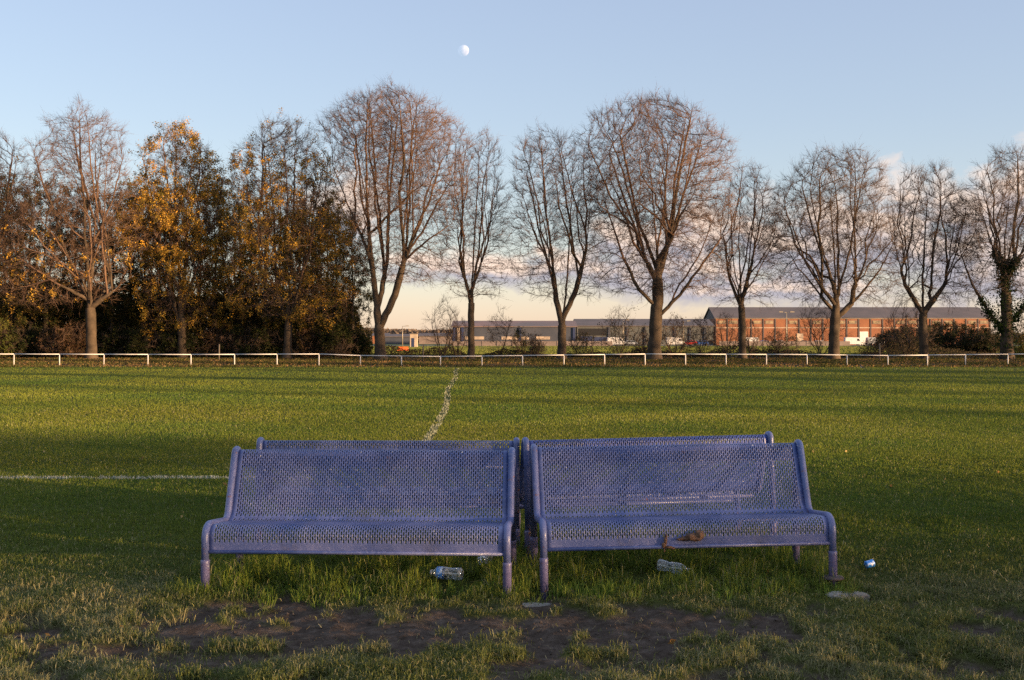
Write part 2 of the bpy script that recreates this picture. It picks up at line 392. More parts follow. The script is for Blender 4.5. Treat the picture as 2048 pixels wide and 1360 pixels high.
# ------------------------------------------------------------------ benches
def paint(name, base, dark, rust_amt):
    m, t, o = nt(name)
    tc = N(t, 'ShaderNodeTexCoord'); P = tc.outputs['Object']
    p = N(t, 'ShaderNodeBsdfPrincipled'); p.inputs['Specular IOR Level'].default_value = 0.5
    big = noise(t, 2.6, 6, 0.65, P, 0.4); fine = noise(t, 60, 4, 0.6, P)
    c = ramp(t, big, [(0.36, dark), (0.62, base)])
    c = mixc(t, math_(t, 'MULTIPLY', math_(t, 'GREATER_THAN', fine, 0.60), 0.25), c, (0.33, 0.31, 0.42))
    dirt = math_(t, 'MULTIPLY', math_(t, 'SUBTRACT', noise(t, 6.0, 7, 0.75, P), 0.54), 3.4, clamp=True)
    c = mixc(t, math_(t, 'MULTIPLY', dirt, 0.75), c, (0.10, 0.085, 0.075))
    mot = math_(t, 'MULTIPLY', math_(t, 'SUBTRACT', noise(t, 3.3, 5, 0.7, P, 0.8), 0.50), 4.0, clamp=True)
    c = mixc(t, math_(t, 'MULTIPLY', mot, 0.7), c, (0.045, 0.05, 0.11))
    drop = math_(t, 'MULTIPLY', math_(t, 'SUBTRACT', noise(t, 33, 2, 0.5, P), 0.735), 40, clamp=True)
    c = mixc(t, drop, c, (0.55, 0.53, 0.52))
    rust = math_(t, 'MULTIPLY', math_(t, 'SUBTRACT', noise(t, 19, 6, 0.7, P), rust_amt), 14, clamp=True)
    c = mixc(t, rust, c, (0.16, 0.062, 0.025))
    t.links.new(c, p.inputs['Base Color'])
    t.links.new(math_(t, 'ADD', math_(t, 'MULTIPLY', fine, 0.25), 0.24), p.inputs['Roughness'])
    b = N(t, 'ShaderNodeBump'); b.inputs['Strength'].default_value = 0.35; b.inputs['Distance'].default_value = 0.003
    t.links.new(noise(t, 140, 3, 0.6, P), b.inputs['Height']); t.links.new(b.outputs[0], p.inputs['Normal'])
    t.links.new(p.outputs[0], o.inputs[0]); return m
M['paint'] = paint('weathered_blue_paint', (0.134, 0.148, 0.290), (0.046, 0.074, 0.215), 0.65)
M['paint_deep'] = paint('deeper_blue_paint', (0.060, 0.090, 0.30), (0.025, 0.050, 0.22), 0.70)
M['tube'] = paint('blue_tube_paint', (0.125, 0.135, 0.27), (0.055, 0.085, 0.22), 0.60)
M['sleeve'] = paint('rusting_sleeve_paint', (0.15, 0.135, 0.26), (0.10, 0.09, 0.18), 0.58)

def fillet(pts, rad, n=8):
    out = [Vector(pts[0])]
    for i in range(1, len(pts) - 1):
        a, b, c = Vector(pts[i - 1]), Vector(pts[i]), Vector(pts[i + 1]); r = rad[i]
        u = (a - b).normalized(); v = (c - b).normalized(); ang = u.angle(v)
        tl = min(r / math.tan(ang / 2), (a - b).length * 0.49, (c - b).length * 0.49)
        r = tl * math.tan(ang / 2)
        cen = b + (u + v).normalized() * (r / math.sin(ang / 2))
        p0 = b + u * tl; p1 = b + v * tl
        for k in range(n + 1):
            q = p0.lerp(p1, k / n); out.append(cen + (q - cen).normalized() * r)
    out.append(Vector(pts[-1])); return out
L = 1.84
tube_prof = fillet([(0, 0, .18), (0, 0, .435), (0, .455, .388), (0, .635, .845), (0, .705, .850), (0, .745, .18)], [0, .085, .075, .045, .045, 0])
sheet_prof = fillet([(0, .004, .268), (0, .004, .432), (0, .455, .386), (0, .640, .842), (0, .700, .846), (0, .712, .735)], [0, .095, .11, .045, .03, 0], 10)
def resample(pts, step):
    d = [0]
    for a, b in zip(pts, pts[1:]): d.append(d[-1] + (b - a).length)
    return d, d[-1]
def at_s(pts, d, s):
    s = min(max(s, 0), d[-1])
    for i in range(len(d) - 1):
        if s <= d[i + 1]:
            return pts[i].lerp(pts[i + 1], (s - d[i]) / max(1e-9, d[i + 1] - d[i]))
    return pts[-1]
sd, SL = resample(sheet_prof, 0)
def slot_sheet(name, s0, s1, solid0, solid1):
    """perforated sheet between path lengths s0 and s1; real slots, staggered"""
    V = []; Fc = []; idx = {}
    def vert(x, s):
        k = (round(x, 5), round(s, 5))
        if k not in idx:
            q = at_s(sheet_prof, sd, s); idx[k] = len(V); V.append((x, q.y, q.z))
        return idx[k]
    pitch_s, slot_s, cw, sw = 0.034, 0.0245, 0.0146, 0.0078
    X0, X1 = 0.022, L - 0.022; ncol = int((X1 - X0 - 0.055) / cw); m0 = (X1 - X0 - ncol * cw) / 2
    a0, a1 = s0 + solid0, s1 - solid1; nrow = int((a1 - a0) / pitch_s)
    pad = ((a1 - a0) - nrow * pitch_s) / 2
    # break points along s that every strip shares
    br = set([s0, s1, a0, a1])
    for r in range(nrow + 1):
        for h in (0, pitch_s / 2):
            q0 = a0 + pad + r * pitch_s + h + (pitch_s - slot_s) / 2; q1 = q0 + slot_s
            if q1 <= a1: br.add(round(q0, 5)); br.add(round(q1, 5))
    for r in range(int(solid0 / 0.01)): br.add(round(s0 + r * 0.01, 5))
    for r in range(int(solid1 / 0.01)): br.add(round(s1 - r * 0.01, 5))
    bs = sorted(br); bs = [b for i, b in enumerate(bs) if i == 0 or b - bs[i - 1] > 1e-4]
    def strip(x0, x1, hole):
        for b0, b1 in zip(bs, bs[1:]):
            mid = (b0 + b1) / 2
            if hole is not None and hole(mid): continue
            Fc.append((vert(x0, b0), vert(x1, b0), vert(x1, b1), vert(x0, b1)))
    def mk(h):
        def hole(s):
            q = s - (a0 + pad + h + (pitch_s - slot_s) / 2); r = math.floor(q / pitch_s)
            if r < 0: return False
            st = a0 + pad + h + (pitch_s - slot_s) / 2 + r * pitch_s
            return st + slot_s <= a1 + 1e-6 and st <= s <= st + slot_s
        return hole
    x = X0; strip(x, x + m0, None); x += m0
    for cidx in range(ncol):
        g = (cw - sw) / 2
        strip(x, x + g, None); strip(x + g, x + g + sw, mk((cidx % 2) * pitch_s / 2)); strip(x + g + sw, x + cw, None); x += cw
    strip(x, X1, None)
    me = bpy.data.meshes.new(name); me.from_pydata(V, [], Fc); me.update(); me.shade_smooth()
    return me
# seat ends where the curve turns up into the back
s_join = 0
best = 1e9
for i, p_ in enumerate(sheet_prof):
    q = (p_ - Vector((0, .455, .40))).length
    if q < best: best, s_join = q, sd[i]
seat_me = slot_sheet('seat', 0.0, s_join, 0.045, 0.004)
back_me = slot_sheet('backrest', s_join, SL, 0.004, 0.05)
def make_bench(loc, rz, sc, roll, label, deep=False):
    root = empty('park_bench', loc, rz, label, 'bench', 'perforated metal benches on the touchline')
    root.scale = (sc, sc, sc); root.rotation_euler = (0, roll, rz)
    se = link_mesh('seat', seat_me, M['paint'], root); ba = link_mesh('backrest', back_me, M['paint'], root)
    for q in (se, ba):
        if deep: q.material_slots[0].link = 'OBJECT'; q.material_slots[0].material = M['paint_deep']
        so = q.modifiers.new('sheet', 'SOLIDIFY'); so.thickness = 0.003; so.offset = 0
    mb = MB(); mb.tube([(0.02, 0.0, .262), (L - 0.02, 0.0, .262)], 0.012, 10); mb.build('front_rail', M['paint'], root)
    for bx, (yy_, zz_) in enumerate(((.40, .355), (.715, .728))):
        mb = MB(); mb.tube([(0.02, yy_, zz_), (L - 0.02, yy_, zz_)], 0.014 if bx == 0 else 0.008, 10)
        mb.build('support_rail', M['tube'], root)
    for x in (0.0, L):
        mb = MB(); mb.tube([(x, q.y, q.z) for q in tube_prof], 0.0228, 16)
        fr = mb.build('side_frame', M['tube'], root)
        for y0, y1, nm in ((0.0, 0.0, 0), (0.745, 0.752, 1)):
            mb = MB(); mb.tube([(x, y1, -.06), (x, y0, .188), (x, y0, .205), (x, y0, .212)], [.0268, .0268, .0282, .024], 16)
            mb.build('leg', M['sleeve'], fr)
    return root
def bench_at(p0, p1, z, roll, label, back=False):
    """p0 left, p1 right end of the front leg line as seen by whoever sits... in bench space x runs p0 to p1"""
    v = Vector((p1[0] - p0[0], p1[1] - p0[1])); rz = math.atan2(v.y, v.x)
    return make_bench((p0[0], p0[1], z), rz, v.length / L, roll, label)
b1 = bench_at((-1.905, 6.99), (-0.030, 6.91), 0.0, 0.0, 'faded blue perforated metal bench in front on the left, facing the camera')
b2 = bench_at((0.200, 7.00), (2.030, 7.115), 0.008, -0.012, 'blue perforated metal bench in front on the right, clod of mud on its seat')
for b_, zs_ in ((b1, .955), (b2, .985)): b_.scale[2] *= zs_
# rear pair face away: x runs from right to left in plan
def rear(pl, pr, z, roll, label, deep=False):
    vx = Vector((pl[0] - pr[0], pl[1] - pr[1])); u = vx.normalized(); n_ = Vector((-u.y, u.x))
    # local +y (towards the back of the bench) must point to the camera
    s = vx.length / L; o_ = Vector(pr) - n_ * (0.748 * s)
    return make_bench((o_.x, o_.y, z), math.atan2(u.y, u.x), s, roll, label, deep)
b3 = rear((-1.845, 8.18), (0.032, 8.16), -0.012, 0.0, 'blue bench turned away behind the left front bench, only its top showing')
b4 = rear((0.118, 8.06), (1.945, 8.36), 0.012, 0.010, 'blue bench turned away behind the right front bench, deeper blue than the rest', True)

b3.scale[2] *= .98
# foot plate and concrete footings
M['rustplate'] = mat('rusty_plate', (0.11, 0.075, 0.06), (0.07, 0.05, 0.05), 30, 0.8, bump=0.4)
M['concrete'] = mat('concrete', (0.30, 0.27, 0.23), (0.17, 0.15, 0.125), 12, 0.95, bump=0.9, bscale=40)
mb = MB(); mb.lathe([(0.0, .052), (.034, .052), (.062, .048), (.068, .038), (.066, .032), (0, .030)], 24)
fp = mb.build('foot_plate', M['rustplate'], b2); fp.location = (L, 0, 0)
def footing(x0, x1, y0, y1, z0, z1, label):
    import bmesh
    bm = bmesh.new(); bmesh.ops.create_grid(bm, x_segments=18, y_segments=8, size=0.5)
    for v in bm.verts:
        rx = abs(v.co.x) * 2; ry = abs(v.co.y) * 2
        v.co.x *= (x1 - x0) * (1 - 0.25 * ry ** 3) ; v.co.y *= (y1 - y0) * (1 - 0.35 * rx ** 3)
        v.co.z = (z1 - z0) * (1 - 0.55 * max(rx, ry) ** 6) + random.uniform(-.004, .004)
    r = bmesh.ops.extrude_face_region(bm, geom=bm.faces[:])
    for v in r['geom']:
        if isinstance(v, bmesh.types.BMVert): v.co.z = z0 - z1
    bmesh.ops.recalc_face_normals(bm, faces=bm.faces[:])
    me = bpy.data.meshes.new('concrete_footing'); bm.to_mesh(me); bm.free()
    o = link_mesh('concrete_footing', me, M['concrete']); o.location = ((x0 + x1) / 2, (y0 + y1) / 2, z0)
    return tag(o, label, 'footing')
g = lambda x, y: float(gz(np.array([x]), np.array([y]))[0])
footing(-0.06, 0.27, 6.74, 6.86, g(0.1, 6.8) - .005, g(0.1, 6.8) + .026, 'pale strip of concrete in the soil between the two front benches')
footing(1.92, 2.19, 6.84, 6.95, g(2.05, 6.9) - .005, g(2.05, 6.9) + .028, 'pale strip of concrete below the right leg with the round foot plate')

# clods of mud on the right seat
M['clod'] = mat('wet_clod', (0.10, 0.045, 0.022), (0.16, 0.085, 0.045), 25, 0.8, bump=1.0, bscale=60)
def clod(name, parts, loc, label):
    import bmesh
    bm = bmesh.new()
    for (x, y, z, r, sx_, sy_, sz_) in parts:
        q = bmesh.ops.create_icosphere(bm, subdivisions=3, radius=r)
        for v in q['verts']:
            nn = 1 + 0.28 * math.sin(v.co.x * 150 + x * 90) * math.cos(v.co.y * 130 + z * 70) + random.uniform(-.06, .06)
            v.co = Vector((v.co.x * sx_ * nn + x, v.co.y * sy_ * nn + y, v.co.z * sz_ * nn + z))
    me = bpy.data.meshes.new(name); bm.to_mesh(me); bm.free(); me.shade_smooth()
    o = link_mesh(name, me, M['clod']); o.location = loc
    return tag(o, label, 'mud')
cy0 = 7.055
clod('mud_clod', [(0, 0, 0, .030, 1.2, 1, .8), (.045, .0, .012, .027, .9, 1, 1.15), (-.05, .005, -.012, .022, 1.5, 1, .55), (.02, -.01, -.01, .024, 1.6, 1, .6), (-.075, .004, -.014, .014, 1.6, 1, .6)],
     (1.125, cy0 - 0.015, .338), 'big brown clod of mud stuck on the front of the right bench seat')
clod('mud_clod', [(0, 0, 0, .013, .8, 1, 1.9), (.006, 0, .025, .009, .8, 1, 1.8), (-.006, 0, -.03, .013, 1.2, 1, 1.2), (.02, 0, -.042, .014, 1.6, 1, .7), (.045, .002, -.05, .010, 1.5, 1, .7), (-.004, .002, -.062, .008, .6, 1, 1.6)],
     (0.957, cy0 - 0.022, .318), 'small streak of mud hanging over the front edge of the right bench')

# ------------------------------------------------------------------ litter
def glassy(name, col, alpha_white=0.0):
    m, t, o = nt(name)
    g1 = N(t, 'ShaderNodeBsdfGlass'); g1.inputs['Roughness'].default_value = 0.04; g1.inputs['IOR'].default_value = 1.12; g1.inputs['Color'].default_value = (*col, 1)
    gl = N(t, 'ShaderNodeBsdfGlossy'); gl.inputs['Roughness'].default_value = 0.12
    tr = N(t, 'ShaderNodeBsdfTransparent'); tr.inputs[0].default_value = (*col, 1)
    mx = N(t, 'ShaderNodeMixShader'); mx.inputs[0].default_value = 0.72
    t.links.new(g1.outputs[0], mx.inputs[2]); t.links.new(tr.outputs[0], mx.inputs[1])
    dw = N(t, 'ShaderNodeBsdfTranslucent'); dw.inputs[0].default_value = (.8, .84, .86, 1); dd_ = N(t, 'ShaderNodeBsdfDiffuse'); dd_.inputs[0].default_value = (.8, .84, .86, 1)
    md = N(t, 'ShaderNodeMixShader'); t.links.new(dw.outputs[0], md.inputs[1]); t.links.new(dd_.outputs[0], md.inputs[2])
    m3 = N(t, 'ShaderNodeMixShader'); t.links.new(ramp(t, noise(t, 55, 3, .6), [(.45, (.02,) * 3), (.62, (.5,) * 3)]), m3.inputs[0]); t.links.new(mx.outputs[0], m3.inputs[1]); t.links.new(md.outputs[0], m3.inputs[2])
    m2 = N(t, 'ShaderNodeMixShader'); lw = N(t, 'ShaderNodeLayerWeight'); lw.inputs[0].default_value = 0.35
    t.links.new(math_(t, 'ADD', math_(t, 'MULTIPLY', lw.outputs['Facing'], 0.7), 0.10), m2.inputs[0])
    t.links.new(m3.outputs[0], m2.inputs[1]); t.links.new(gl.outputs[0], m2.inputs[2])
    t.links.new(m2.outputs[0], o.inputs[0]); return m
M['pet'] = glassy('clear_plastic', (0.90, 0.95, 0.97))
M['cap'] = mat('white_cap', (0.75, 0.72, 0.72), None, 5, 0.5)
M['bluelabel'] = mat('blue_label', (0.05, 0.20, 0.62), (0.45, 0.60, 0.85), 40, 0.35, lo=0.5, hi=0.6)
def bottle(loc, direction, length, r, pinch, label_band, cap, label, tilt=0.0):
    d = Vector((direction[0], direction[1], tilt)).normalized()
    q = d.to_track_quat('Z', 'Y').to_matrix().to_4x4()
    root = empty('plastic_bottle', loc, 0, label, 'bottle')
    prof = [(0.001, .012), (r * .45, .004), (r * .75, 0), (r, .012)]
    nseg = 22
    for i in range(nseg + 1):
        u = i / nseg; rr = r * (1 - pinch * math.exp(-((u - .42) / .14) ** 2)) * (1 + .022 * math.sin(u * 60))
        prof.append((rr, .015 + u * length * .66))
    for u, k in ((.72, .93), (.78, .76), (.84, .5), (.87, .36), (.93, .34)): prof.append((r * k, length * u + .01))
    mb = MB(); mb.lathe(prof, 26, q)
    for i, v in enumerate(mb.v):      # crumpled
        v = Vector(v); mb.v[i] = tuple(v + Vector((random.uniform(-1, 1), random.uniform(-1, 1), random.uniform(-1, 1))) * .0014)
    mb.build('bottle_body', M['pet'], root)
    if label_band:
        mb = MB(); mb.lathe([(r * 1.015, length * label_band[0]), (r * 1.02, length * (label_band[0] + label_band[1]) / 2), (r * 0.99, length * label_band[1])], 26, q); mb.build('wrapper', M['bluelabel'], root)
    if cap:
        mb = MB(); mb.lathe([(r * .30, length * .93), (r * .42, length * .935), (r * .42, length * .985), (r * .36, length), (0.001, length)], 16, q); mb.build('cap', M['cap'], root)
    return root
# left bottle: base (ribbed) towards the right and camera, neck to the left
bottle((-0.315, 7.20, .072), (-0.98, 0.20), .215, .040, .10, (.60, .78), True, 'clear plastic bottle with a blue wrapper lying under the left bench', 0.02)
bottle((0.965, 7.48, .08), (0.97, -0.22), .215, .037, .16, None, True, 'clear plastic bottle with a white cap lying under the right bench', -0.16)
bottle((-0.165, 7.86, .06), (-0.3, -1), .20, .036, .05, None, False, 'clear bottle half hidden behind the right end of the left bench', 0.0)
# crushed blue and white can
mb = MB(); q = Matrix.Rotation(math.radians(78), 4, 'Y') @ Matrix.Rotation(0.3, 4, 'Z')
prof = [(0.001, 0), (.024, 0.0), (.032, .006)] + [(.032 * (1 - .10 * math.sin(u * 9) ** 2), .006 + .062 * u) for u in (0.2, .4, .6, .8, 1)] + [(.025, .074), (.001, .073)]
mb.lathe(prof, 18, q)
M['can'] = mat('blue_white_can', (0.03, 0.22, 0.62), (0.75, 0.80, 0.88), 32, 0.3, metal=0.2, lo=0.54, hi=0.57)
can = mb.build('drink_can', M['can']); can.location = (wx(1731, 7.72), 7.72, g(2.4, 7.72) + .038); can.rotation_euler = (0, 0, 0.25); can.scale = (.85, .85, .85)
tag(can, 'crushed blue and white drink can on the turf right of the benches', 'can')

# ------------------------------------------------------------------ white rail round the pitch
M['rail'] = mat('white_rail_paint', (0.52, 0.50, 0.47), (0.34, 0.30, 0.27), 2.2, 0.6, lo=0.45, hi=0.8)
D_F = 69.0
root = empty('pitch_rail', (0, D_F, 0), 0, 'low white post and rail fence along the far side of the pitch', 'fence')
posts = [28, 119, 208, 296, 382, 469, 554, 638, 721, 803, 881, 964, 1045, 1128, 1209, 1290, 1371, 1452, 1533, 1614, 1694, 1776, 1855, 1931, 2016]
posts = [-150, -61] + posts + [2098, 2180]
def rail_y(px):   # top of the rail in the photo
    return float(np.interp(px, [0, 380, 640, 720, 890, 1128, 1290, 1614, 1776, 2048], [708, 709, 708, 711, 713, 710, 708, 709, 711, 708]))
pts = []
for px in posts:
    dd = D_F
    x = wx(px, dd); zt = wz(rail_y(px), dd)
    pts.append((x, dd - D_F, zt))
for i, (x, y, zt) in enumerate(pts):
    mb = MB(); rr = random.uniform(.028, .034); tl = random.uniform(-.012, .012)
    mb.tube([(x + tl, y, -.1), (x, y, zt - .025)], rr, 10)
    mb.build('post', M['rail'], root)
for a, b in zip(pts, pts[1:]):
    mb = MB(); mb.tube([a, ((a[0] + b[0]) / 2, (a[1] + b[1]) / 2, (a[2] + b[2]) / 2 ), b], .030, 10); mb.build('rail', M['rail'], root)

exec_trees = True
# ------------------------------------------------------------------ trees
def grow(stems, profile, natt, D, seed, step=0.42, up=0.35, kill=0.75, infl=7.0, zb=0.0, shell=0.55, depth=0.8, maxit=130, limbs=0):
    """stems: polylines [(px,py,offset_depth)], profile: rows (py, xl, xr) of the crown outline, photo pixels at depth D.
    Grows branches towards points spread through the crown. Returns nodes, parents."""
    r = np.random.default_rng(seed)
    pos = []; par = []
    def addline(pts, parent):
        last = parent
        for a, b in zip(pts, pts[1:]):
            a = np.array(a); b = np.array(b); n = max(1, int(np.linalg.norm(b - a) / step))
            for k in range(1, n + 1):
                q = a + (b - a) * k / n + r.normal(0, 0.022, 3) * (k < n)
                pos.append(q); par.append(last); last = len(pos) - 1
        return last
    if limbs: profile = [(q[0], (q[1] + q[2]) / 2 - (q[2] - q[1]) * .535, (q[1] + q[2]) / 2 + (q[2] - q[1]) * .535) for q in profile]
    if limbs: profile = [(q[0], q[1] + r.uniform(-.07, .10) * (q[2] - q[1]), q[2] - r.uniform(-.07, .10) * (q[2] - q[1])) for q in profile]
    W = []
    for s in stems: W.append([(wx(px, D), dy, wz(py, D)) for px, py, dy in s])
    base = np.array([W[0][0][0], 0, zb]); pos.append(base); par.append(-1)
    W[0][0] = tuple(base); addline(W[0], 0)
    for s in W[1:]:
        P_ = np.array(pos); j = int(np.argmin(np.linalg.norm(P_ - np.array(s[0]), axis=1)))
        s[0] = tuple(P_[j]); addline(s, j)
    rows = sorted(profile); ys = np.array([q[0] for q in rows], float); xl = np.array([q[1] for q in rows], float); xr = np.array([q[2] for q in rows], float)
    A = []
    fine = np.linspace(ys[0], ys[-1], 60); wd = np.interp(fine, ys, xr) - np.interp(fine, ys, xl); cdf = np.cumsum(wd ** 1.6); cdf /= cdf[-1]
    py = np.interp(r.random(natt), cdf, fine)
    l = np.interp(py, ys, xl); rr_ = np.interp(py, ys, xr); c = (l + rr_) / 2; hw = (rr_ - l) / 2
    th = r.uniform(0, 2 * math.pi, natt); rad = r.random(natt) ** shell
    z = wz(py, D); x = wx(c, D) + np.cos(th) * rad * hw * D / F; y = np.sin(th) * rad * hw * D / F * depth
    A = np.stack([x, y, z], 1)
    zmin, zmax = wz(ys[-1], D), wz(ys[0], D)
    for k in range(limbs):
        P_ = np.array(pos); f0 = r.uniform(0.0, 0.40) ; zs = zmin - 0.6 + (zmax - zmin) * f0
        hd = np.hypot(P_[:, 0] - P_[0, 0], P_[:, 1]); main = np.nonzero((np.abs(P_[:, 2] - zs) < 0.5) & (hd < 1.6 + 0.12 * (zs - zmin)))[0]
        if len(main) == 0: continue
        a_ = 2 * math.pi * (k * 0.618 + r.uniform(-.08, .08)); sc_ = P_[main] @ np.array([math.cos(a_), math.sin(a_), 0]); j = int(main[int(np.argmax(sc_))]); ze = min(zmax * 0.98, P_[j, 2] + (zmax - P_[j, 2]) * r.uniform(0.16, 0.98)); pz = 680 - (ze - H) * F / D
        l_, r_ = np.interp(pz, ys, xl), np.interp(pz, ys, xr); q_ = r.uniform(0.6, 0.92)
        e_ = np.array([wx((l_ + r_) / 2, D) + math.cos(a_) * q_ * (r_ - l_) / 2 * D / F, math.sin(a_) * q_ * (r_ - l_) / 2 * D / F * depth, ze])
        c_ = P_[j] + (e_ - P_[j]) * np.array([0.50, 0.50, 0.44]); bz = [tuple((1 - u) ** 2 * P_[j] + 2 * u * (1 - u) * c_ + u * u * e_ + r.normal(0, 0.12, 3) * (0 < u < 1)) for u in (0, .2, .4, .6, .8, 1)]
        addline(bz, j)
    P_ = np.array(pos)
    dd = np.linalg.norm(A[:, None] - P_[None], axis=2); near = dd.argmin(1); nd = dd.min(1)
    kids = np.zeros(20000, int)
    for it in range(maxit):
        if len(A) == 0: break
        act = nd < infl
        if not act.any(): break
        npos = len(pos); acc = np.zeros((npos, 3)); v = A[act] - P_[near[act]]; v /= np.linalg.norm(v, axis=1)[:, None] + 1e-9
        np.add.at(acc, near[act], v); idx = np.unique(near[act]); idx = idx[kids[idx] < 3]
        if len(idx) == 0: break
        d = acc[idx]; d /= np.linalg.norm(d, axis=1)[:, None] + 1e-9
        pr = np.array(par)[idx]; pd = P_[idx] - P_[np.maximum(pr, 0)]; pd /= np.linalg.norm(pd, axis=1)[:, None] + 1e-9
        d = d + pd * 0.45 + np.array([0, 0, up]) + r.normal(0, 0.16, d.shape); d /= np.linalg.norm(d, axis=1)[:, None]
        new = P_[idx] + d * step
        kids[idx] += 1
        s0 = len(pos); pos.extend(list(new)); par.extend(list(idx)); P_ = np.array(pos)
        dn = np.linalg.norm(A[:, None] - new[None], axis=2); m_ = dn.min(1); am = dn.argmin(1)
        q = m_ < nd; near[q] = s0 + am[q]; nd[q] = m_[q]
        keep = nd > kill; A = A[keep]; near = near[keep]; nd = nd[keep]
        if len(pos) > 12000: break
    return np.array(pos), np.array(par)
def radii(pos, par, R, r0=0.011):
    n = len(pos); ch = np.zeros(n); tips = np.ones(n, bool); tips[par[1:]] = False; nt_ = tips.sum()
    e = math.log(max(nt_, 3)) / math.log(R / r0)
    acc = np.zeros(n)
    for i in range(n - 1, 0, -1):
        if tips[i]: acc[i] = r0 ** e
        acc[par[i]] += acc[i]
    return acc ** (1 / e), tips
def frusta(A, B, ra, rb, dA, dB, n):
    """tubes between points, vectorised"""
    def ring(Pt, d, r_):
        d = d / (np.linalg.norm(d, axis=1)[:, None] + 1e-9)
        ref = np.where(np.abs(d[:, 2:3]) > 0.95, np.array([[1.0, 0, 0]]), np.array([[0, 0, 1.0]]))
        ref = np.array([[0.35, 0.93, 0.1]]) + 0 * d
        u = ref - d * (ref * d).sum(1)[:, None]; u /= np.linalg.norm(u, axis=1)[:, None] + 1e-9; w = np.cross(d, u)
        a = 2 * math.pi * np.arange(n) / n
        return Pt[:, None] + (u[:, None] * np.cos(a)[None, :, None] + w[:, None] * np.sin(a)[None, :, None]) * r_[:, None, None]
    k = len(A); V = np.concatenate([ring(A, dA, ra), ring(B, dB, rb)], 1).reshape(-1, 3)
    i = np.arange(k)[:, None] * 2 * n; j = np.arange(n)[None]; j2 = (j + 1) % n
    Fq = np.stack([i + j, i + j2, i + n + j2, i + n + j], 2).reshape(-1, 4)
    return V, Fq
def twigs(P0, D0, ln, r, seed, sub=2, bend=0.45, up=0.22):
    """fine twigs: thin three-sided spikes, each with side twigs"""
    g_ = np.random.default_rng(seed); n = len(P0)
    def spike(Pa, Dv, Ln, R):
        Dv = Dv / (np.linalg.norm(Dv, axis=1)[:, None] + 1e-9); u = np.cross(Dv, g_.normal(0, 1, Dv.shape)); u /= np.linalg.norm(u, axis=1)[:, None] + 1e-9
        w = np.cross(Dv, u); R = R[:, None]; tip = Pa + Dv * Ln[:, None]
        V = np.stack([Pa + u * R, Pa - u * R * .5 + w * R * .87, Pa - u * R * .5 - w * R * .87, tip], 1).reshape(-1, 3)
        i = np.arange(len(Pa)) * 4
        return V, np.concatenate([np.stack([i, i + 1, i + 3], 1), np.stack([i + 1, i + 2, i + 3], 1), np.stack([i + 2, i, i + 3], 1)])
    Dm = D0 / (np.linalg.norm(D0, axis=1)[:, None] + 1e-9) + g_.normal(0, bend, D0.shape) + np.array([0, 0, up])
    Dm /= np.linalg.norm(Dm, axis=1)[:, None]
    Vs, Fs = spike(P0, Dm, ln, np.full(n, r)); out = [(Vs, Fs)]; pts = [P0 + Dm * ln[:, None]]
    for s in range(sub):
        f_ = g_.uniform(0.2, 0.85, n)[:, None]; q = P0 + Dm * ln[:, None] * f_ * 0.9
        d2 = Dm + g_.normal(0, 0.55, Dm.shape) + np.array([0, 0, up * .6]); l2 = ln * g_.uniform(0.4, 0.75, n)
        out.append(spike(q, d2, l2, np.full(n, r * .75))); pts.append(q)
    o_ = 0; V = []; Fc = []
    for v, f_ in out: V.append(v); Fc.append(f_ + o_); o_ += len(v)
    return np.concatenate(V), np.concatenate(Fc), np.concatenate(pts)
def combine(parts):
    o_ = 0; V = []; Fd = {}
    for v, f_ in parts:
        if len(v) == 0: continue
        V.append(v); Fd.setdefault(f_.shape[1], []).append(f_ + o_); o_ += len(v)
    return np.concatenate(V), [np.concatenate(q) for q in Fd.values()]

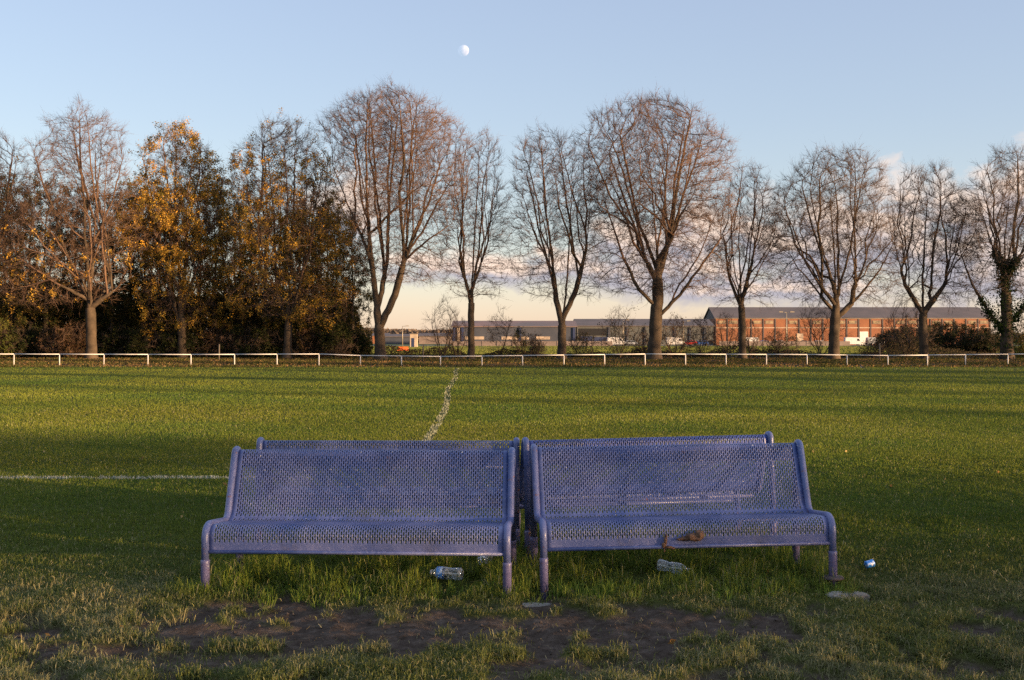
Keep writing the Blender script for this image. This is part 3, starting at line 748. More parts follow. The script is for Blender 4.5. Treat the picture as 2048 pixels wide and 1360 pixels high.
def make_tree(name, D, stems, profile, R, natt, seed, label, cat='tree', group=None, leaves=0, leafcols=None, leafsize=0.16, leafzone=None,
              twig_n=2, twig_len=(0.4, 1.25), tr=0.011, twigmat='twig', ivy=0, up=0.18, zbase=0.0, kill=0.75, shell=0.55, step=0.42, depth=0.8, infl=7.0, r0=0.013, limbs=None):
    big = name in ('bare_tree', 'ivy_clad_tree', 'autumn_tree')
    if limbs is None: limbs = 15 if big else 0
    if big: natt = int(natt * 1.9); kill = kill * 0.74; up = 0.22
    pos, par = grow(stems, profile, natt, D, seed, up=up, kill=kill, shell=shell, step=step, depth=depth, infl=infl, limbs=limbs)
    pos0 = pos[0].copy(); pos = pos - pos0
    rad, tips = radii(pos, par, R, r0)
    root = empty(name, (pos0[0], D, zbase), 0, label, cat, group)
    i = np.arange(1, len(pos)); pa = par[1:]
    dirn = np.zeros_like(pos); dirn[i] = pos[i] - pos[pa]; dirn[0] = (0, 0, 1)
    # smooth joint directions
    a = pos[pa]; b_ = pos[i]; rb = rad[i]; ra = np.where(rb > rad[pa] * 0.72, rad[pa], rb * 1.12); 
    flare = 1 + 0.45 * np.exp(-np.clip(b_[:, 2], 0, None) / 0.45); flarea = 1 + 0.45 * np.exp(-np.clip(a[:, 2], 0, None) / 0.45)
    dA = np.where((rb > rad[pa] * 0.72)[:, None], dirn[pa], dirn[i]); dB = dirn[i]
    thick = rb > 0.085 * R / 0.4; 
    trunk = thick
    parts = [frusta(a[q], b_[q], (ra * flarea)[q], (rb * flare)[q], dA[q], dB[q], n_) for q, n_ in ((trunk, 10),) if q.any()]
    V, Fs = combine(parts); link_mesh('trunk', np_mesh('trunk', V, Fs, True), M['bark'], root)
    mid = (~thick) & (rb > 0.03); thin = (~thick) & (~mid)
    parts = [frusta(a[q], b_[q], ra[q], rb[q], dA[q], dB[q], n_) for q, n_ in ((mid, 6), (thin, 3)) if q.any()]
    # fine twigs from every thin node
    g_ = np.random.default_rng(seed + 5)
    src = np.nonzero(rad < 0.035)[0]; src = src[src > 0]
    src = np.concatenate([np.repeat(src, twig_n), np.repeat(np.nonzero(tips)[0], twig_n)])
    if big:
        top_ = np.nonzero((rad < 0.03) & (pos[:, 2] > 0.5 * pos[:, 2].max()))[0]; top_ = np.repeat(top_, 3)
        t2, f2, _ = twigs(pos[top_], dirn[top_], g_.uniform(0.5, 1.3, len(top_)), 0.0075, seed + 19, sub=2, bend=0.3, up=0.55); parts.append((t2, f2))
    tv, tf, tp = twigs(pos[src] , dirn[src], g_.uniform(*twig_len, len(src)), tr, seed + 9)
    parts.append((tv, tf)); V, Fs = combine(parts)
    link_mesh('crown', np_mesh('crown', V, Fs, True), M[twigmat], root)
    if leaves:
        zc = tp[:, 2]; ok = np.ones(len(tp), bool)
        if leafzone is not None: ok = g_.random(len(tp)) < leafzone(tp[:, 0] + pos0[0], tp[:, 2])
        q = tp[ok]
        # clumps: pick part of the tips by a spatial noise
        nz = fbm(q[:, 0] + q[:, 1] * .7, q[:, 2], 0.7, 3, seed); q = q[nz > 0.42]
        sub_ = g_.integers(0, len(q), max(40, leaves // 26)); sel = sub_[g_.integers(0, len(sub_), leaves)]; Pl = q[sel] + g_.normal(0, 0.20, (leaves, 3)) * (0.7, 0.7, 0.9)
        pal = np.array(leafcols); pk = np.where(g_.random(leaves) < .7, (sel * 7919) % len(pal), g_.integers(0, len(pal), leaves)); col = pal[pk] * g_.uniform(0.65, 1.25, leaves)[:, None]
        v, f_, cc = leaf_cards(Pl, np.full(leaves, leafsize), col)
        link_mesh('foliage', np_mesh('foliage', v, [f_], False, cols=cc), M['leaf'], root)
    if ivy:
        q = np.nonzero((rad > 0.12) & (pos[:, 2] < 11))[0]; sel = q[g_.integers(0, len(q), ivy)]
        Pl = pos[sel] + g_.normal(0, 1, (ivy, 3)) * (rad[sel] + 0.12)[:, None] * 0.85
        col = np.array([[0.02, 0.035, 0.012]]) * g_.uniform(0.6, 1.6, ivy)[:, None]
        v, f_, cc = leaf_cards(Pl, np.full(ivy, 0.18), col)
        link_mesh('ivy', np_mesh('ivy', v, [f_], False, cols=cc), M['leaf'], root)
    return root
GOLD = [(0.52, 0.27, 0.035), (0.40, 0.22, 0.04), (0.30, 0.19, 0.035), (0.55, 0.33, 0.06), (0.20, 0.14, 0.03)]
OLIV = [(0.13, 0.105, 0.025), (0.20, 0.14, 0.03), (0.075, 0.075, 0.02), (0.26, 0.16, 0.035), (0.06, 0.055, 0.02)]
GREN = [(0.035, 0.045, 0.014), (0.06, 0.06, 0.018), (0.09, 0.07, 0.022), (0.11, 0.07, 0.022)]
RUST = [(0.13, 0.08, 0.05), (0.20, 0.12, 0.06)]
BG = 'bare trees in a row behind the white rail'
make_tree('bare_tree', 93, [[(183, 718, 0), (182, 640, 0), (178, 590, 0)], [(178, 590, 0), (160, 540, -1), (130, 480, -2), (90, 430, -2)],
    [(178, 590, 0), (186, 520, 0), (190, 440, 0), (200, 330, 0)], [(180, 620, 0), (215, 590, 0), (250, 555, 1)], [(178, 600, 0), (120, 562, -2), (75, 575, -2)],
    [(170, 560, 0), (115, 515, -2), (50, 490, -2)], [(186, 500, 0), (165, 420, 1), (140, 330, 0)], [(188, 480, 0), (225, 400, 0), (245, 320, 0)]],
    [(212, 130, 190), (260, 85, 245), (330, 60, 268), (420, 20, 275), (500, -10, 260), (580, -10, 235), (612, 20, 200)], 0.42, 1700, 101,
    'tall bare tree with a pale sunlit trunk and wide low golden branches, far left', group=BG, leaves=1600, leafcols=GOLD, leafzone=lambda x, z: (z < 11) * 0.8, step=0.45)
make_tree('bare_tree', 95, [[(-38, 718, 0), (-35, 600, 0), (-30, 480, 0), (-20, 350, 0)], [(-35, 600, 0), (-10, 520, 0), (15, 420, 0)]],
    [(262, -50, 10), (320, -100, 45), (420, -140, 60), (540, -150, 50), (600, -120, 30)], 0.38, 900, 102,
    'bare tree cut off by the left edge of the photo', group=BG, leaves=1500, leafcols=GOLD)
make_tree('autumn_tree', 96, [[(365, 712, 0), (362, 600, 0), (355, 500, 0), (350, 400, 0), (352, 320, 0)], [(360, 590, 0), (330, 500, -1), (290, 440, -2), (265, 420, -2)],
    [(358, 540, 0), (400, 450, 0), (415, 380, 0)]],
    [(252, 335, 375), (300, 290, 425), (370, 262, 442), (450, 245, 448), (520, 260, 448), (600, 275, 440), (660, 300, 430)], 0.36, 1300, 103,
    'leafy golden autumn tree glowing beside the tall pale trunk', group='autumn trees of the wood on the left', leaves=52000, leafcols=GOLD + GOLD + OLIV[:2], leafsize=0.14,
    leafzone=lambda x, z: np.clip(1.0 - 0.45 * (z < 8.5), 0, 1))
make_tree('autumn_tree', 94, [[(574, 712, 0), (578, 600, 0), (582, 500, 0), (588, 400, 0), (590, 300, 0)], [(579, 590, 0), (545, 480, -1), (530, 380, 0), (525, 310, 0)],
    [(580, 560, 0), (620, 470, 0), (650, 400, 0), (655, 330, 0)], [(578, 610, 0), (520, 560, -1), (470, 530, -1)]],
    [(248, 515, 610), (300, 490, 650), (360, 460, 680), (440, 445, 700), (540, 445, 710), (620, 480, 700), (650, 540, 690)], 0.34, 1500, 104,
    'autumn tree with bare top, orange leaves and a lit slanting trunk', group='autumn trees of the wood on the left', leaves=40000, leafcols=GOLD + GOLD + OLIV[:2], leafsize=0.14,
    leafzone=lambda x, z: np.clip(1.0 - 0.35 * (z < 9) - 0.8 * (z > 17), 0, 1))
make_tree('bare_tree', 90, [[(762, 716, 0), (758, 660, 0), (752, 600, 0), (742, 500, 0), (732, 400, 0), (715, 310, 0)], [(760, 655, 0), (790, 590, 0), (806, 530, 0), (826, 470, 0), (860, 400, 0), (880, 330, 0)],
    [(756, 620, 0), (772, 520, 1), (775, 400, 1), (790, 290, 0), (795, 230, 0)], [(812, 520, 0), (860, 480, -1), (905, 450, -1)], [(745, 520, 0), (700, 420, 0), (665, 330, 0)], [(826, 470, 0), (825, 380, 0), (835, 290, 0)]],
    [(178, 765, 815), (215, 690, 868), (260, 645, 912), (330, 655, 925), (400, 680, 925), (470, 700, 910), (540, 715, 890), (570, 730, 860)], 0.42, 2300, 105,
    'tallest bare tree, twin stems and a dense pinkish sunlit top', group=BG, kill=0.62)
make_tree('bare_tree', 91, [[(943, 716, 0), (942, 640, 0), (944, 560, 0), (950, 470, 0), (955, 380, 0), (958, 320, 0)], [(943, 600, 0), (925, 540, 0), (915, 470, 0), (918, 400, 0)], [(944, 580, 0), (965, 520, 0), (985, 450, 0)]],
    [(272, 935, 985), (320, 905, 1005), (390, 895, 1005), (470, 885, 1010), (550, 880, 1010), (600, 900, 990)], 0.26, 1000, 106,
    'slim bare tree just right of the tallest one, single upright trunk', group=BG)
make_tree('bare_tree', 90, [[(1123, 722, 0), (1124, 650, 0), (1112, 600, 0), (1104, 500, 0), (1088, 400, 0), (1085, 310, 0)], [(1124, 655, 0), (1132, 590, 0), (1138, 500, 0), (1142, 400, 0), (1145, 320, 0)],
    [(1126, 640, 0), (1152, 580, 0), (1172, 500, 0), (1180, 420, 0)], [(1106, 540, 0), (1070, 470, 0), (1045, 390, 0)]],
    [(265, 1065, 1110), (300, 1028, 1180), (370, 1025, 1205), (460, 1020, 1215), (550, 1025, 1215), (600, 1060, 1190)], 0.33, 1350, 107,
    'bare tree forking low into three stems in front of the grey sheds', group=BG)
make_tree('bare_tree', 89, [[(1308, 712, 0), (1311, 650, 0), (1316, 590, 0), (1314, 500, 0), (1308, 420, 0), (1300, 330, 0)], [(1312, 620, 0), (1275, 580, -1), (1245, 520, -1), (1225, 450, 0), (1205, 390, 0)],
    [(1318, 640, 0), (1360, 590, 0), (1400, 530, -1), (1440, 480, 0)], [(1314, 560, 0), (1345, 470, 1), (1370, 380, 0), (1385, 300, 0)], [(1312, 540, 0), (1280, 440, 1), (1255, 340, 0), (1240, 270, 0)], [(1314, 500, 0), (1330, 400, 0), (1335, 290, 0)]],
    [(204, 1235, 1365), (240, 1190, 1400), (300, 1175, 1445), (370, 1165, 1470), (450, 1165, 1480), (540, 1180, 1460), (590, 1210, 1410)], 0.50, 2500, 108,
    'massive bare tree with a thick trunk and wide round crown', group=BG, kill=0.68)
make_tree('bare_tree', 92, [[(1486, 716, 0), (1484, 640, 0), (1480, 560, 0), (1478, 470, 0), (1482, 390, 0)], [(1484, 620, 0), (1460, 560, 0), (1448, 490, 0)], [(1484, 600, 0), (1505, 520, 0), (1515, 440, 0)]],
    [(338, 1465, 1530), (390, 1440, 1550), (460, 1425, 1565), (550, 1420, 1565), (610, 1440, 1545)], 0.28, 950, 109,
    'smaller bare tree between the two broadest crowns, before the brick shed end', group=BG)
make_tree('bare_tree', 90, [[(1667, 716, 0), (1670, 640, 0), (1672, 600, 0), (1668, 500, 0), (1660, 400, 0)], [(1671, 615, 0), (1625, 560, -1), (1590, 490, 0), (1570, 410, 0)],
    [(1675, 635, 0), (1720, 590, 0), (1760, 540, 0), (1790, 480, 0)], [(1672, 600, 0), (1700, 500, 0), (1715, 410, 0), (1725, 350, 0)], [(1671, 590, 0), (1640, 480, 0), (1620, 380, 0)]],
    [(306, 1620, 1720), (340, 1580, 1765), (400, 1550, 1785), (470, 1540, 1805), (560, 1560, 1800), (610, 1600, 1750)], 0.42, 2100, 110,
    'broad vase shaped bare tree in front of the middle of the brick shed', group=BG, twigmat='twig_dark')
make_tree('bare_tree', 91, [[(1848, 716, 0), (1846, 640, 0), (1845, 560, 0), (1850, 470, 0), (1855, 400, 0)], [(1846, 630, 0), (1810, 570, 0), (1790, 490, 0), (1785, 420, 0)], [(1847, 625, 0), (1885, 575, 0), (1915, 500, 0), (1930, 430, 0)]],
    [(342, 1815, 1890), (390, 1785, 1925), (460, 1770, 1950), (560, 1775, 1960), (610, 1800, 1930)], 0.34, 1500, 111,
    'bare tree in front of the dark thicket, second from the right edge', group=BG, twigmat='twig_dark')
make_tree('ivy_clad_tree', 89, [[(2014, 716, 0), (2014, 640, 0), (2010, 560, 0), (2010, 470, 0), (2020, 390, 0)], [(2012, 670, 0), (1975, 620, 0), (1945, 570, 0), (1920, 500, 0)], [(2016, 650, 0), (2060, 600, 0), (2090, 520, 0)],
    [(2010, 540, 0), (1980, 450, 0), (1970, 380, 0)]],
    [(306, 1985, 2060), (350, 1945, 2090), (430, 1915, 2120), (520, 1895, 2130), (590, 1905, 2120)], 0.48, 1500, 112,
    'dark tree with an ivy covered trunk at the right edge of the photo', group=BG, twigmat='twig_dark', ivy=9000)

# the wood on the left: a few kinds, each copied with its parts
protos = []
def wood_proto(seed, kind):
    prof = [(300, 975, 1060), (360, 940, 1100), (450, 925, 1115), (560, 930, 1115), (640, 945, 1100), (690, 965, 1080)]
    cols = [OLIV, GREN, OLIV + GOLD[:2], GREN + OLIV[:2]][kind]
    return make_tree('woodland_tree', 100, [[(1024, 715, 0), (1022, 600, 0), (1026, 480, 0), (1020, 370, 0)], [(1022, 600, 0), (980, 520, 0), (960, 430, 0)], [(1023, 560, 0), (1065, 480, 0), (1080, 400, 0)]],
        prof, 0.27, 700, seed, 'x', group='trees making up the dark wood on the left', leaves=[22000, 20000, 16000, 24000][kind], leafcols=cols, leafsize=0.17, twig_n=2, r0=.010, twigmat='twig_dark', step=0.5, kill=0.95)
protos = [wood_proto(201 + k, k) for k in range(4)]
spots = [(-60, 99, 1.0, 1), (20, 101, .86, 3), (90, 100, .80, 1), (150, 104, .85, 3), (225, 101, .80, 1), (290, 103, .85, 3), (345, 107, .80, 1), (430, 101, .82, 0), (480, 104, .90, 2),
         (530, 101, .75, 3), (625, 99, .85, 0), (672, 102, .72, 3), (705, 98, .62, 0), (60, 112, .95, 2), (260, 114, .95, 0), (400, 112, .96, 1), (560, 113, .95, 2), (-120, 108, 1.0, 1), (655, 112, .8, 1), (170, 120, 1.0, 1), (470, 122, 1.0, 3), (320, 124, 1.0, 1), (10, 124, 1.0, 3), (600, 124, .9, 3)]
wl = {0: 'olive brown woodland tree {}', 1: 'dark green woodland tree {}', 2: 'thin golden brown woodland tree {}', 3: 'dense dark brown woodland tree {}'}
used = set()
for i, (px, D, s, k) in enumerate(spots):
    o_ = protos[k] if k not in used else copy_tree(protos[k]); used.add(k)
    o_.location = (wx(px, D), D, 0); o_.rotation_euler = (0, 0, 1.7 * i); o_.scale = (s, s, s * random.uniform(.95, 1.05))
    if D < 105:
        where = ('behind the left edge' if px < 0 else 'behind the tall pale trunk' if px < 200 else 'between the pale trunk and the golden tree' if px < 320 else
                 'between the golden tree and the slanting trunk' if px < 550 else 'right of the slanting trunk')
        o_['label'] = wl[k].format(where)
    else:
        o_['label'] = 'woodland tree deep in the back rows of the dark wood'
        o_['group'] = 'back row trees deep in the dark wood'
seen = {}
for o_ in [q for q in C.objects if q.name.startswith('woodland_tree') and q['group'] != 'back row trees deep in the dark wood']:
    seen.setdefault(o_['label'], []).append(o_)
for lb, os_ in seen.items():
    if len(os_) > 1:
        os_.sort(key=lambda q: q.location.x / q.location.y)
        names_ = ['leftmost', 'second from left', 'third from left', 'fourth from left']
        for j, q in enumerate(os_): q['label'] = lb + ', ' + names_[j] + ' of its kind'

# shrubs and saplings
def shrub(px, D, h, w, seed, label, leaves=0, cols=None, natt=260, R=0.05, mt='twig_dark', nst=5, group=None, ls=0.12, base=None, tn=3):
    k = F / D; yb = 680 + H * k; yt = yb - h * k
    g_ = random.Random(seed); stems = [[(px, yb, 0), (px + g_.uniform(-2, 2), yb - 0.12 * h * k, 0)]]
    for _ in range(nst):
        a = g_.uniform(-1, 1); stems.append([(px, yb, 0), (px + a * w * k * .22, yb - .3 * h * k, g_.uniform(-.3, .3) * w), (px + a * w * k * .38, yb - .65 * h * k, g_.uniform(-.4, .4) * w)])
    prof = [(yt, px - w * k * .2, px + w * k * .2), (yt + .3 * h * k, px - w * k * .42, px + w * k * .42), (yt + .65 * h * k, px - w * k * .5, px + w * k * .5), (yb - (.03 if leaves else .2) * h * k, px - w * k * .36, px + w * k * .36)]
    return make_tree('shrub', D, stems, prof, R, natt, seed, label, 'shrub', group, leaves=leaves, leafcols=cols, leafsize=ls, twig_n=tn,
                     twig_len=(.25 * h / 3, .6 * h / 3), tr=.009, twigmat=mt, step=.22 * h / 3, kill=.3 * h / 3, infl=h, r0=.008)
shrub(885, 96, 5.0, 3.2, 301, 'bare many stemmed sapling just left of the slim tree', natt=320, R=.08)
shrub(915, 97, 3.6, 2.6, 302, 'low bare bush at the foot of the slim tree', natt=220)
shrub(1000, 104, 4.6, 2.4, 303, 'thin little tree right of the slim tree, before the dark blue shed', natt=260, leaves=300, cols=RUST, nst=2, R=.09)
shrub(1046, 103, 2.3, 2.6, 304, 'dark brambly bush left of the three stemmed tree', leaves=1400, cols=GREN)
shrub(1075, 100, 2.0, 1.6, 305, 'small twiggy bush touching the three stemmed tree on its left', leaves=300, cols=RUST)
shrub(1165, 102, 2.2, 3.2, 306, 'low twiggy bush right of the three stemmed tree', leaves=900, cols=GREN + RUST)
shrub(1240, 100, 4.2, 3.6, 307, 'loose brown bush left of the massive trunk', leaves=900, cols=RUST + GREN, natt=320)
shrub(1285, 98, 2.6, 2.2, 308, 'low bush against the left side of the massive trunk', leaves=700, cols=RUST + GREN)
shrub(1350, 99, 3.6, 3.4, 309, 'reddish twiggy bush right of the massive trunk', leaves=1200, cols=RUST, natt=320)
shrub(1400, 102, 3.4, 3.2, 310, 'wide brown bush between the massive tree and the smaller one', leaves=900, cols=RUST, natt=300)
shrub(1452, 97, 3.8, 3.0, 311, 'bare upswept bush at the left foot of the smaller tree', natt=320, R=.07)
shrub(1500, 96, 3.0, 2.2, 312, 'bare low bush at the right foot of the smaller tree', natt=220)
shrub(1642, 96, 5.2, 4.6, 313, 'bare spreading bush left of the vase shaped tree trunk', natt=420, R=.08)
shrub(1560, 101, 2.4, 3.6, 314, 'low dark bush near the tall lamp post', leaves=900, cols=GREN)
shrub(1812, 94, 4.4, 4.6, 315, 'bare fan shaped bush left of the tree before the thicket', natt=480, R=.08)
shrub(1745, 100, 1.6, 2.4, 316, 'low twiggy bush between vase shaped tree and fan shaped bush', leaves=400, cols=GREN)
hed = []
for j, (px, D, h, w) in enumerate([(1790, 118, 2.6, 5), (1838, 120, 3.1, 6), (1885, 122, 3.3, 6.5), (1930, 120, 3.0, 6), (1972, 118, 2.6, 5)]):
    shrub(px, D, h, w, 330 + j, ['leftmost mound of the dark thicket', 'second mound of the dark thicket, behind the trunk', 'tallest middle mound of the dark thicket', 'fourth mound of the dark thicket, dropping to the right', 'rightmost mound of the dark thicket beside the ivy'][j],
          leaves=7000, cols=[(0.03, 0.028, 0.016), (0.05, 0.04, 0.022), (0.04, 0.045, 0.018)], natt=260, ls=.17, group='dark thicket in front of the brick shed')
shrub(2052, 93, 3.4, 3.0, 340, 'olive leafy bush at the right edge of the photo', leaves=5000, cols=[(0.09, 0.085, 0.02), (0.13, 0.10, 0.03)])
und = [(-20, 96, 3.0, 4.5, 0), (45, 97, 2.8, 4.2, 1), (110, 96, 2.6, 3.5, 2), (150, 97, 3.2, 2.5, 2), (240, 98, 2.6, 4.2, 1), (300, 97, 2.8, 4.0, 1), (365, 97, 2.4, 4.0, 1), (430, 98, 2.6, 4.0, 2), (490, 97, 2.6, 4.0, 1), (545, 98, 2.4, 3.5, 1), (620, 97, 2.4, 4.0, 2), (675, 96, 2.6, 3.8, 1), (715, 97, 2.2, 2.6, 1)]
uw = ['at the left edge', 'left of the two bare bushes', 'left of the pale trunk', 'touching the pale trunk', 'right of the pale trunk', 'left of the golden tree', 'under the golden tree', 'right of the golden tree',
      'left of the slanting trunk', 'at the foot of the slanting trunk', 'right of the slanting trunk', 'second from the end of the wood', 'at the very end of the wood']
for j, (px, D, h, w, k) in enumerate(und):
    shrub(px, D, h, w, 360 + j, ['olive lit bush ', 'dark green undergrowth bush ', 'brown twiggy undergrowth bush '][k] + uw[j], leaves=[5200, 6500, 2400][k],
          cols=[[(0.10, 0.095, 0.025), (0.07, 0.08, 0.02)], [(0.028, 0.036, 0.013), (0.045, 0.045, 0.018)], [(0.10, 0.055, 0.03), (0.06, 0.045, 0.02)]][k], natt=240, ls=.16, mt='twig' if k == 2 else 'twig_dark', group='undergrowth at the foot of the wood', tn=4)

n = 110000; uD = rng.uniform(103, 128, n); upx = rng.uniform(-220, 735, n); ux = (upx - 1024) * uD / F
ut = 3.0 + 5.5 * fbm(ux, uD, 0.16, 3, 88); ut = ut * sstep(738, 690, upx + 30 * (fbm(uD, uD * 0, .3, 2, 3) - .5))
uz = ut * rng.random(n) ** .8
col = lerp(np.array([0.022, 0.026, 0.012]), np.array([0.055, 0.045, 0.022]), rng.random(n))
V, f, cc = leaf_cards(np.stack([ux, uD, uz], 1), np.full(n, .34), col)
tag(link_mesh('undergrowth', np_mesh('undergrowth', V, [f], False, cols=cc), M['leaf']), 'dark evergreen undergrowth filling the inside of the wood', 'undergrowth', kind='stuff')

# trees off the picture to the right and behind, whose long shadows lie over the pitch
def shade_spot(p_, t_): return NDIR * p_ + SDIR * t_
SH = 'row of tall trees out of the picture on the right, shading the pitch'
sp = protos[2]; src_bare = [q for q in C.objects if q.name.startswith('bare_tree')]
shade = [(-24, 95, .85, 0), (-19, 90, .85, 0), (-14, 96, .9, 0), (-9.5, 88, .85, 0), (-5, 96, .8, 0), (-1, 86, .75, 0), (2.2, 93, .62, 2), (6, 92, .8, 0), (9, 88, .85, 0), (11.5, 97, .75, 0), (14, 90, .40, 2),
         (26, 92, .24, 2), (35.5, 95, .38, 0), (45.5, 80, .62, 0), (49.5, 84, .62, 1), (59, 62, .95, 0), (71, 56, 1.12, 0), (76.5, 54, 1.15, 0), (82, 48, 1.05, 0), (88, 44, .9, 0), (97, 42, .95, 0), (103, 44, .9, 0), (57, 60, .62, 2)]
for i, (pp, tt, s, kk) in enumerate(shade):
    q = copy_tree(protos[[0, 3][i % 2] if kk == 0 else kk]); xy = shade_spot(pp, tt)
    q.location = (xy[0], xy[1], 0); q.rotation_euler = (0, 0, 2.1 * i); q.scale = (s, s, .9 if s < .39 else s)  # unseen shade casters; the thin ones are stretched tall for narrow shadow bands
    q.name = 'offscreen_shade_tree'; q['label'] = 'tree standing out of the picture to the right, its shadow on the pitch'; q['group'] = SH

# ------------------------------------------------------------------ background buildings
M['brick'] = None
m, t, o = nt('red_brick'); p = N(t, 'ShaderNodeBsdfPrincipled'); p.inputs['Roughness'].default_value = 0.85
c = ramp(t, noise(t, 0.35, 6, 0.6), [(0.35, (0.21, 0.078, 0.036)), (0.65, (0.28, 0.11, 0.048))])
br = N(t, 'ShaderNodeTexBrick'); br.inputs['Scale'].default_value = 2.2; br.inputs['Color1'].default_value = (1, 1, 1, 1); br.inputs['Color2'].default_value = (.82, .82, .82, 1); br.inputs['Mortar'].default_value = (.7, .68, .65, 1)
tcx = N(t, 'ShaderNodeTexCoord'); mp = N(t, 'ShaderNodeMapping'); mp.inputs['Rotation'].default_value = (math.pi / 2, 0, 0)
t.links.new(tcx.outputs['Object'], mp.inputs[0]); t.links.new(mp.outputs[0], br.inputs[0])
mm = N(t, 'ShaderNodeMix', data_type='RGBA', blend_type='MULTIPLY'); mm.inputs[0].default_value = 1
t.links.new(c, mm.inputs[6]); t.links.new(br.outputs[0], mm.inputs[7]); t.links.new(mm.outputs[2], p.inputs['Base Color']); t.links.new(p.outputs[0], o.inputs[0]); M['brick'] = m
M['greyroof'] = mat('grey_roof_sheets', (0.105, 0.085, 0.08), (0.07, 0.06, 0.058), 0.15, 0.8)
M['redroof'] = mat('rusty_roof_sheets', (0.20, 0.12, 0.10), (0.11, 0.09, 0.085), 0.08, 0.8)
M['clad'] = mat('blue_grey_cladding', (0.030, 0.035, 0.050), (0.050, 0.052, 0.065), 0.2, 0.6)
M['clad2'] = mat('grey_green_cladding', (0.085, 0.085, 0.08), (0.055, 0.06, 0.058), 0.2, 0.7)
M['cream'] = mat('cream_render', (0.44, 0.34, 0.25), (0.24, 0.19, 0.145), 0.3, 0.8)
M['pilaster'] = mat('dark_steel_column', (0.055, 0.04, 0.04), None, 1, 0.6)
M['glass'] = mat('window_glass', (0.10, 0.08, 0.06), (0.35, 0.26, 0.14), 0.7, 0.25)
M['navy'] = mat('navy_door', (0.02, 0.03, 0.08), None, 1, 0.5)
M['interior_shade'] = mat('painted_interior_shade', (0.008, 0.008, 0.010), None, 1, 0.9)  # near-black colour painting the shade inside an open bay
M['white'] = mat('white_paint', (0.6, 0.58, 0.56), None, 2, 0.5)
M['pale'] = mat('pale_wall', (0.20, 0.155, 0.135), (0.13, 0.10, 0.09), 0.3, 0.9)

def warehouse(name, D, x0, x1, eave, ridge, depth, wallm, roofm, label, rz=0.0, hip=0.0):
    a, b = wx(x0, D), wx(x1, D); w = b - a
    root = empty(name, (a, D, 0), rz, label, 'building')
    ze, zr = wz(eave, D), wz(ridge, D)
    mb = MB(); mb.box(0, 0, 0, w, depth, ze); mb.build('wall', wallm, root)
    mb = MB(); ov = .4
    v = [(-ov, -ov, ze + .01), (w + ov, -ov, ze + .01), (w + ov - hip, depth / 2, zr), (-ov + hip, depth / 2, zr), (w + ov, depth + ov, ze + .01), (-ov, depth + ov, ze + .01)]
    v2 = [(x, y, z + .25) for x, y, z in v]
    mb.add(v + v2, [(6, 7, 8, 9), (9, 8, 10, 11), (0, 3, 2, 1), (3, 5, 4, 2), (0, 1, 7, 6), (5, 11, 10, 4), (0, 6, 9, 3), (3, 9, 11, 5), (1, 2, 8, 7), (2, 4, 10, 8)])
    mb.build('roof', roofm, root)
    mb = MB(); mb.add([(0, .05, ze), (0, depth - .05, ze), (0, depth / 2, zr - .05), (.3, .05, ze), (.3, depth - .05, ze), (.3, depth / 2, zr - .05)], [(0, 1, 2), (3, 5, 4)]); mb.build('gable', M['greyroof'], root)
    return root, w, ze, zr
def face_box(root, name, m, x0, x1, z0, z1, y=-.12, y1=-0.003):
    mb = MB(); mb.box(x0, y, z0, x1, y1, z1); return mb.build(name, m, root)
DB = 350
bsh, w, ze, zr = warehouse('brick_warehouse', DB, 1431, 1980, 637, 614, 20, M['brick'], M['greyroof'], 'long red brick warehouse with a grey roof behind the trees on the right')
u = DB / F
n_b = 23
for k in range(n_b + 1):
    xk = k * w / n_b; face_box(bsh, 'column', M['pilaster'], max(0, xk - .20), xk + .20, 0, ze - .15, -.14)
mbz = wz(655.5, DB)
face_box(bsh, 'band', M['cream'], .3, w - .3, mbz - .14, mbz + .14, -.10)
face_box(bsh, 'eaves_board', M['cream'], 0, w, ze - .14, ze + .0, -.2)
for k in [0, 1, 3, 4, 6, 8, 10, 11, 13, 15, 16, 18, 19, 21, 22]:
    xk = k * w / n_b; wd = face_box(bsh, 'window', M['pale'], xk + .55, xk + w / n_b - .55, wz(648, DB), wz(641, DB), -.08)
    mb = MB(); mb.box(xk + .68, -.11, wz(648, DB) + .12, xk + w / n_b - .68, -.083, wz(641, DB) - .12); mb.build('pane', M['glass'], wd)
xd = wx(1727, DB) - wx(1431, DB); face_box(bsh, 'door', M['white'], xd - 1.2, xd + 1.4, 0, 4.2, -.15)
xd = wx(1600, DB) - wx(1431, DB); face_box(bsh, 'door', M['cream'], xd - 1.0, xd + 1.0, 0, 3.6, -.15)
for k in range(6): 
    xk = (2 + k * 3.6) * w / n_b; face_box(bsh, 'rooflight', M['clad2'], xk, xk + 1.2, ze + 1.2, ze + 1.3, 3.6, 4.4)
D2 = 330
s2_, w, ze, zr = warehouse('blue_grey_warehouse', D2, 905, 1152, 654, 642, 20, M['clad'], M['redroof'], 'low dark blue warehouse with a rusty roof behind the slim tree')
for k, px in enumerate([908, 917, 925, 1040, 1148]):
    xk = wx(px, D2) - wx(905, D2); face_box(s2_, 'column', M['cream'] if k in (1,) else M['navy'], xk - .35, xk + .35, 0, ze - .2, -.35)
for x0, x1 in ((930, 968), (1003, 1058), (1072, 1100)):
    face_box(s2_, 'window', M['cream'], wx(x0, D2) - wx(905, D2), wx(x1, D2) - wx(905, D2), wz(679, D2), wz(673, D2), -.15)
s3_, w, ze, zr = warehouse('grey_warehouse', 340, 1154, 1427, 653, 638, 22, M['clad2'], M['greyroof'], 'pale grey green warehouse with a wide dark opening behind the massive tree')
q0 = wx(1146, 340) - wx(1154, 340)
face_box(s3_, 'opening', M['interior_shade'], .6, wx(1214, 340) - wx(1154, 340), wz(671, 340), wz(657, 340), -.12)  # closed panel on the wall, its black colour standing for interior shade
